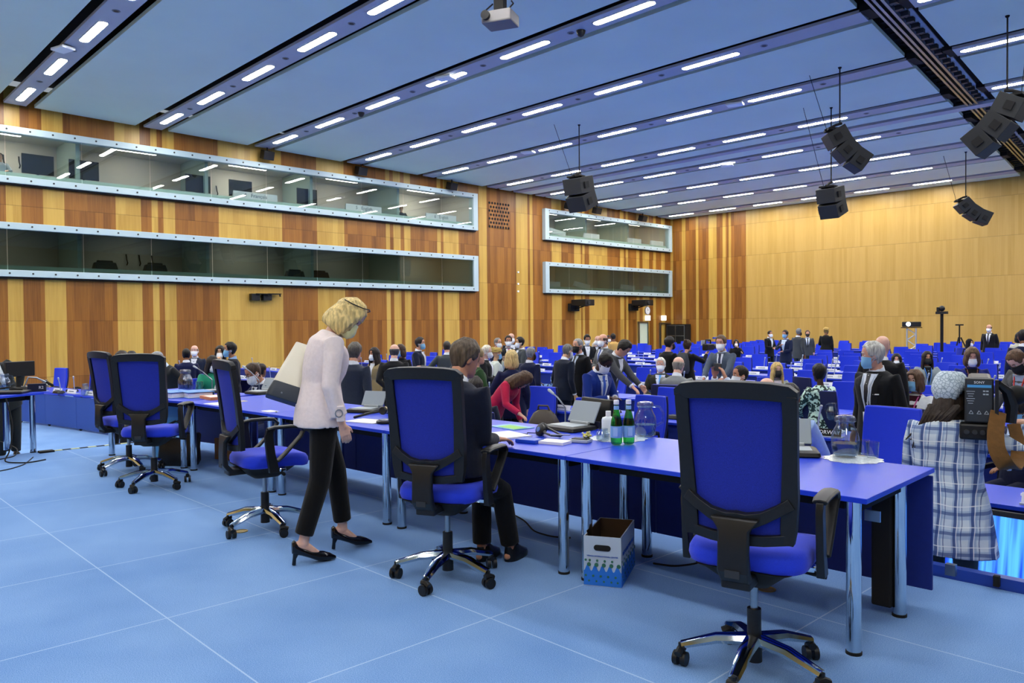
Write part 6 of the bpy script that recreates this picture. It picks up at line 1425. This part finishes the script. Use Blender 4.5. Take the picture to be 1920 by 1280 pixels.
for x in (-13,0,12):
    g.tube([(x*k+4*k*math.cos(2*PI*j/3+PI/2),.006,-22*k+4*k*math.sin(2*PI*j/3+PI/2)) for j in range(3)], .8*k, 5, closed=True, cap=False)
g.build('label_marks', mat('label_print','#a8b6c0',.5), bt, smooth=False)
g = G(); g.box((0,.30,.04),(.13,.46,.20)); g.box((.0,.16,-.02),(.14,.12,.26)); g.build('camera_body', M_BLACK, o, smooth=False, bevel=.02)
g = G(); g.box((-.01,.05,-58*k),(58*k,.12,30*k)); ap = g.build('audio_panel', M_BLACK, o, smooth=False, bevel=.012)
for i in range(4):
    g = G(); g.cyl(((-20+13*i)*k,-.012,-58*k),((-20+13*i)*k,-.03,-58*k),5*k,4.5*k,14); g.build('audio_socket', M_GREYD, ap)
g = G(); g.box((28*k,-.005,6*k),(6*k,.05,70*k)); g.tube([(30*k,.0,34*k),(44*k,.03,20*k),(52*k,.06,-8*k),(50*k,.05,-40*k)], [.02,.03,.035,.03], 8); g.build('side_grip', M_BLACK, o)
g = G(); g.sphere((62*k,.25,8*k),(.06,.07,.06),14,10); g.build('lens_hood', M_BLACKM, o)
sp0 = lambda x, y, D: at_d(x,y,D)-cv
def toloc(p): q = rot2((p.x,p.y,0),-yw); return V((q.x,q.y,p.z))
g = G(); P_ = [toloc(sp0(x,y,d)) for x,y,d in ((1872,772,4.66),(1866,810,4.60),(1868,842,4.56),(1884,872,4.55),(1900,880,4.6),(1910,858,4.72),(1909,825,4.8),(1900,795,4.85))]
Q_ = []
for i in range(len(P_)-1):
    for j in range(4): Q_.append(P_[i].lerp(P_[i+1], j/4))
Q_.append(P_[-1])
for _ in range(2): Q_ = [Q_[0]]+[(Q_[i-1]+Q_[i]*2+Q_[i+1])/4 for i in range(1,len(Q_)-1)]+[Q_[-1]]
R = []
for i, p in enumerate(Q_):
    t = (Q_[min(i+1,len(Q_)-1)]-Q_[max(i-1,0)]).normalized(); u = V((.93,.35,0)); u = (u-u.dot(t)*t).normalized(); w = t.cross(u); h = .045*(1.05-.4*abs(i/len(Q_)-.3))
    R.append([p+u*h+w*.005, p-u*h+w*.005, p-u*h-w*.005, p+u*h-w*.005])
g.loft(R); g.build('shoulder_strap', mat('strap_suede','#6b4a20',.85,noise=.15,nscale=25,bump=.3), o)
for nm in ('truss_projector_stand','pole_camera','tripod'):
    q = bpy.data.objects[nm].location; TAKEN.append((q.x,q.y))
def finish_chairs():
    for px, py, rz, lab in HAND:
        p = at_z(px, py, LF+1.10)
        if px == 1614: p = at_d(px, py, 6.9); chair(p.x+.05, p.y+.25, PI+rz, lab, 'blue delegate chairs').scale = (1.12,)*3
        elif px in (95,168,198): q = (p-CAM); q.z = 0; p = p+q.normalized()*(4.8 if px == 95 else 2.3); chair(p.x, p.y, PI+rz, lab, 'blue delegate chairs')
        else: chair(p.x, p.y+.3, PI+rz, lab, 'blue delegate chairs')
    for (px, py, rz, lab) in ((1575,727,-.1,'dark framed mesh chair seen from behind at the Norway desk'),(1545,704,-.5,'dark framed chair seen from behind under the leaf patterned top')):
        p = at_z(px, py, LF+1.10); chair(p.x, p.y-.3, rz, lab, 'blue delegate chairs')
    n = 0
    for k, blk, i, j, x, y in GRID_CH:
        if x > vis_x(y)+.2 or k < 1: continue
        if k < 3 and blk == 'left' and x < 4: continue
        if k == 1 and blk == 'right' and i >= 3: continue
        rz = PI+random.gauss(0,.22); x += random.uniform(-.07,.07); y += random.uniform(-.12,.16)
        if any((a-x)**2+(b-y)**2 < .62**2 for a, b in TAKEN): continue
        if random.random() < (.12 if k > 3 else .3): continue
        seat = ('left','right')[j]
        chair(x, y, rz, f'blue delegate chair, {seat} seat, {WORDS[i]} desk from {"wall" if blk=="left" else "aisle"}, {WORDS[k]} row, {blk} of aisle', 'blue delegate chairs', far=k > 4)
        n += 1
    print('grid chairs', n)
finish_chairs()
# ------------------------------------------------------------------ special plates
def snap(p):
    k = max(0, round((p.y-6.3)/PITCH)); Y = row_y(k)+.10; d = (p-CAM); t = (Y-CAM.y)/d.y; return V((CAM.x+d.x*t, Y, LF+DZ))
p = snap(at_z(1546, 800, LF+DZ)); o = thing('country_plate', 'black country plate reading NORWAY on the desk behind the front jug', 'name plate', (p.x,p.y,LF+DZ), .12)
Mx = Matrix.Rotation(-.3,4,'X')
g = G(); g.box((0,0,.05),(.36,.012,.085), M=Mx.to_3x3()); g.build('card', M_BLACKM, o, smooth=False); g = G(); g.box((0,.0,.006),(.40,.10,.012)); g.build('holder', M_LGREY, o, smooth=False)
wtext('NORWAY', .062, M_TXTW, Matrix.Translation((.03,-.0,.05)) @ Mx @ Matrix.Translation((0,-.008,0)) @ RX, o)
for px, py, w, txt, lab in ((1497,735,.45,'BANGLADESH','white country plate reading BANGLADESH in front of the patterned top'),(1582,716,.42,'CROATIA','white country plate with faint print left of the tall grey haired man'),(1778,677,.5,None,'wide white country plate under the pole camera')):
    p = snap(at_z(px, py, LF+DZ)); o = thing('country_plate', lab, 'name plate', (p.x,p.y,LF+DZ), .1)
    g = G(); g.box((0,0,.05),(w,.012,.10), M=Mx.to_3x3()); g.build('card', M_WHITE, o, smooth=False); g = G(); g.box((0,.0,.006),(w+.02,.10,.012)); g.build('holder', M_LGREY, o, smooth=False)
    if txt: wtext(txt, .06, M_TXT, Matrix.Translation((0,0,.05)) @ Mx @ Matrix.Translation((0,-.008,0)) @ RX, o)
p = at_z(1553, 788, LF+DZ); jug((p.x,p.y+.12,LF+DZ), 2.8, 'clear glass jug on the Norway desk', .95, simple=True)
p = at_z(1228, 775, LF+DZ); jug((p.x,p.y,LF+DZ), .4, 'clear glass jug on the desk left of the nearest office chair', .95, simple=True)
p = at_z(1027, 752, LF+DZ); jug((p.x,p.y+.1,LF+DZ), .4, 'clear glass jug beside the brown bag', .95, simple=True)
# curved first desk at the far left, panelled front with casters
def curved_desk():
    o = thing('curved_desk', 'long blue panelled desk on casters curving along the far left', 'desk', (0,0,LF))
    P = [V((2.3,3.9,0)),V((3.45,4.18,0)),V((4.8,4.42,0)),V((6.2,4.66,0)),V((7.6,4.86,0)),V((9.0,5.02,0)),V((10.4,5.5,0))]
    for a, b in zip(P[:-1], P[1:]):
        t = (b-a); L = t.length; an = math.atan2(t.y,t.x); R = Matrix.Translation(a) @ Matrix.Rotation(an,4,'Z')
        g = G(); g.box((L/2,.0,.355),(L-.008,.03,.62)); g.xf(R); g.build('front_panel', mat('desk_front_blue','#2a50a8',.5), o, smooth=False)
        g = G(); g.box((L/2,.36,.70),(L+.04,.76,.03)); g.xf(R); g.build('desktop', M_BLUET, o, smooth=False)
        g = G(); g.box((.1,.03,.06),(.05,.04,.06)); g.sphere((.1,.02,.03),.03,10,8); g.xf(R); g.build('caster', M_BLACK, o)
        for q in (.3,.75):
            c = R @ V((L*q,.06,LF+.716)); 
            put_small(plate, c.x, c.y, c.z, an, f'white country plate on the curved desk, {WORDS[len(CD)]} from the left', 'white plates on the curved desk'); CD.append(1)
CD = []
curved_desk()
for i, (px, py, lab) in enumerate(((84,726,'glass jug on the curved desk at the far left, left one'),(160,735,'glass jug on the curved desk at the far left, right one'))):
    p = at_z(px, py+6, LF+.716); jug((p.x,p.y,LF+.716), .5, lab, 1.0, simple=True)
for px, py, rz, lab in ((100,738,.2,'black console on the curved desk beside its left jug'),(125,735,.4,'black console with pale keys on the curved desk between the jugs'),(183,745,.1,'black console on the curved desk right of its right jug')):
    p = at_z(px, py, LF+.716); put_small(mic, p.x, p.y+.1, LF+.716, rz, lab, 'microphones on the curved desk')
# confidence monitor in front of the podium
o = thing('floor_screen', 'bright blue floor screen beyond the podium edge beside the cameraman', 'screen', (20.9,5.9,LF), -.05)
Mt = Matrix.Rotation(-.22,3,'X')
g = G(); g.box(Mt @ V((.1,0,.36)), (1.9,.06,.76), M=Mt); g.build('bezel', M_BLACK, o, smooth=False, bevel=.01)
sm = bpy.data.materials.new('screen_picture'); sm.use_nodes = True; t_ = sm.node_tree; b_ = t_.nodes['Principled BSDF']; L_ = t_.links.new
tc = nd(t_,'ShaderNodeTexCoord'); mp = nd(t_,'ShaderNodeMapping'); mp.inputs['Scale'].default_value = (14,1,.6); L_(tc.outputs['Object'],mp.inputs[0]); nz = nd(t_,'ShaderNodeTexNoise'); nz.inputs['Scale'].default_value = 2; L_(mp.outputs[0],nz.inputs['Vector'])
rp = nd(t_,'ShaderNodeValToRGB'); L_(nz.outputs['Fac'],rp.inputs[0]); rp.color_ramp.elements[0].position = .35; rp.color_ramp.elements[0].color = lin('#0f3bd0'); rp.color_ramp.elements[1].position = .65; rp.color_ramp.elements[1].color = lin('#4fa8ff')
L_(rp.outputs[0],b_.inputs['Emission Color']); b_.inputs['Emission Strength'].default_value = 1.1; b_.inputs['Base Color'].default_value = (.01,.01,.02,1)
g = G(); g.box(Mt @ V((.1,-.033,.37)), (1.82,.006,.66), M=Mt); g.build('display', sm, o, smooth=False)
g = G(); g.box((.1,.12,.0125),(1.2,.4,.025)); g.build('foot', M_BLACKM, o, smooth=False)
g = G(); g.box((.1,.2,.35),(1.4,.05,.1)); g.build('rear_brace', M_BLACKM, o, smooth=False)
p = at_z(1869,1105,0); g = G(); g.box((0,0,.03),(.03,.03,.06)); tag(g.build('kerb_clip', M_BLACKM, loc=(p.x,5.0,.02), smooth=False), 'small black clip on the blue kerb at the right', 'clip')
# brown bag on the desk
p = at_z(1022, 790, LF+DZ+.02); o = thing('handbag', 'brown soft leather handbag beside the woman in red', 'bag', (lambda d: V((CAM.x+d.x*6.6/d.y, 6.6, LF+DZ+.001)))(ray(1020,793)), .3)
g = G(); g.loft([[V((x,y,z)) for x,y in rrect(w,d,.05)] for w,d,z in ((.30,.16,0),(.36,.20,.04),(.35,.19,.14),(.26,.12,.24),(.16,.06,.28))]); g.build('body', mat('brown_bag','#4a4238',.6,bump=.4,nscale=9), o)
g = G(); g.tube([(-.08,0,.26),(-.06,-.02,.33),(.06,-.02,.33),(.08,0,.26)], .012, 8); g.build('handle', mat('brown_bag','#4a4238',.6), o)
# ================================================================== CAMERA, LIGHT, RENDER VIEW
cd = bpy.data.cameras.new('camera'); co = bpy.data.objects.new('camera', cd); COL.objects.link(co)
r_ = c2w(V((1,0,0))); u_ = -c2w(V((0,1,0))); f_ = c2w(V((0,0,1)))
co.matrix_world = Matrix(((r_.x,u_.x,-f_.x,CAM.x),(r_.y,u_.y,-f_.y,CAM.y),(r_.z,u_.z,-f_.z,CAM.z),(0,0,0,1)))
cd.sensor_fit = 'HORIZONTAL'; cd.sensor_width = 36; cd.lens = FPX/1920*36; cd.clip_end = 200
SC.camera = co
w = bpy.data.worlds.new('world'); SC.world = w; w.use_nodes = True; bg = w.node_tree.nodes['Background']; bg.inputs[0].default_value = (.80,.90,1.0,1); bg.inputs[1].default_value = .25
SC.view_settings.view_transform = 'Standard'; SC.view_settings.look = 'None'; SC.view_settings.gamma = 1; SC.view_settings.exposure = 0.62; SC.view_settings.use_curve_mapping = False
SC.cycles.max_bounces = 7; SC.cycles.diffuse_bounces = 3; SC.cycles.glossy_bounces = 3; SC.cycles.transmission_bounces = 6; SC.cycles.transparent_max_bounces = 40
SC.cycles.use_adaptive_sampling = True; SC.cycles.adaptive_threshold = .03; SC.cycles.use_denoising = True; SC.cycles.sample_clamp_indirect = 6; SC.cycles.caustics_reflective = False; SC.cycles.caustics_refractive = False
bpy.context.view_layer.update()
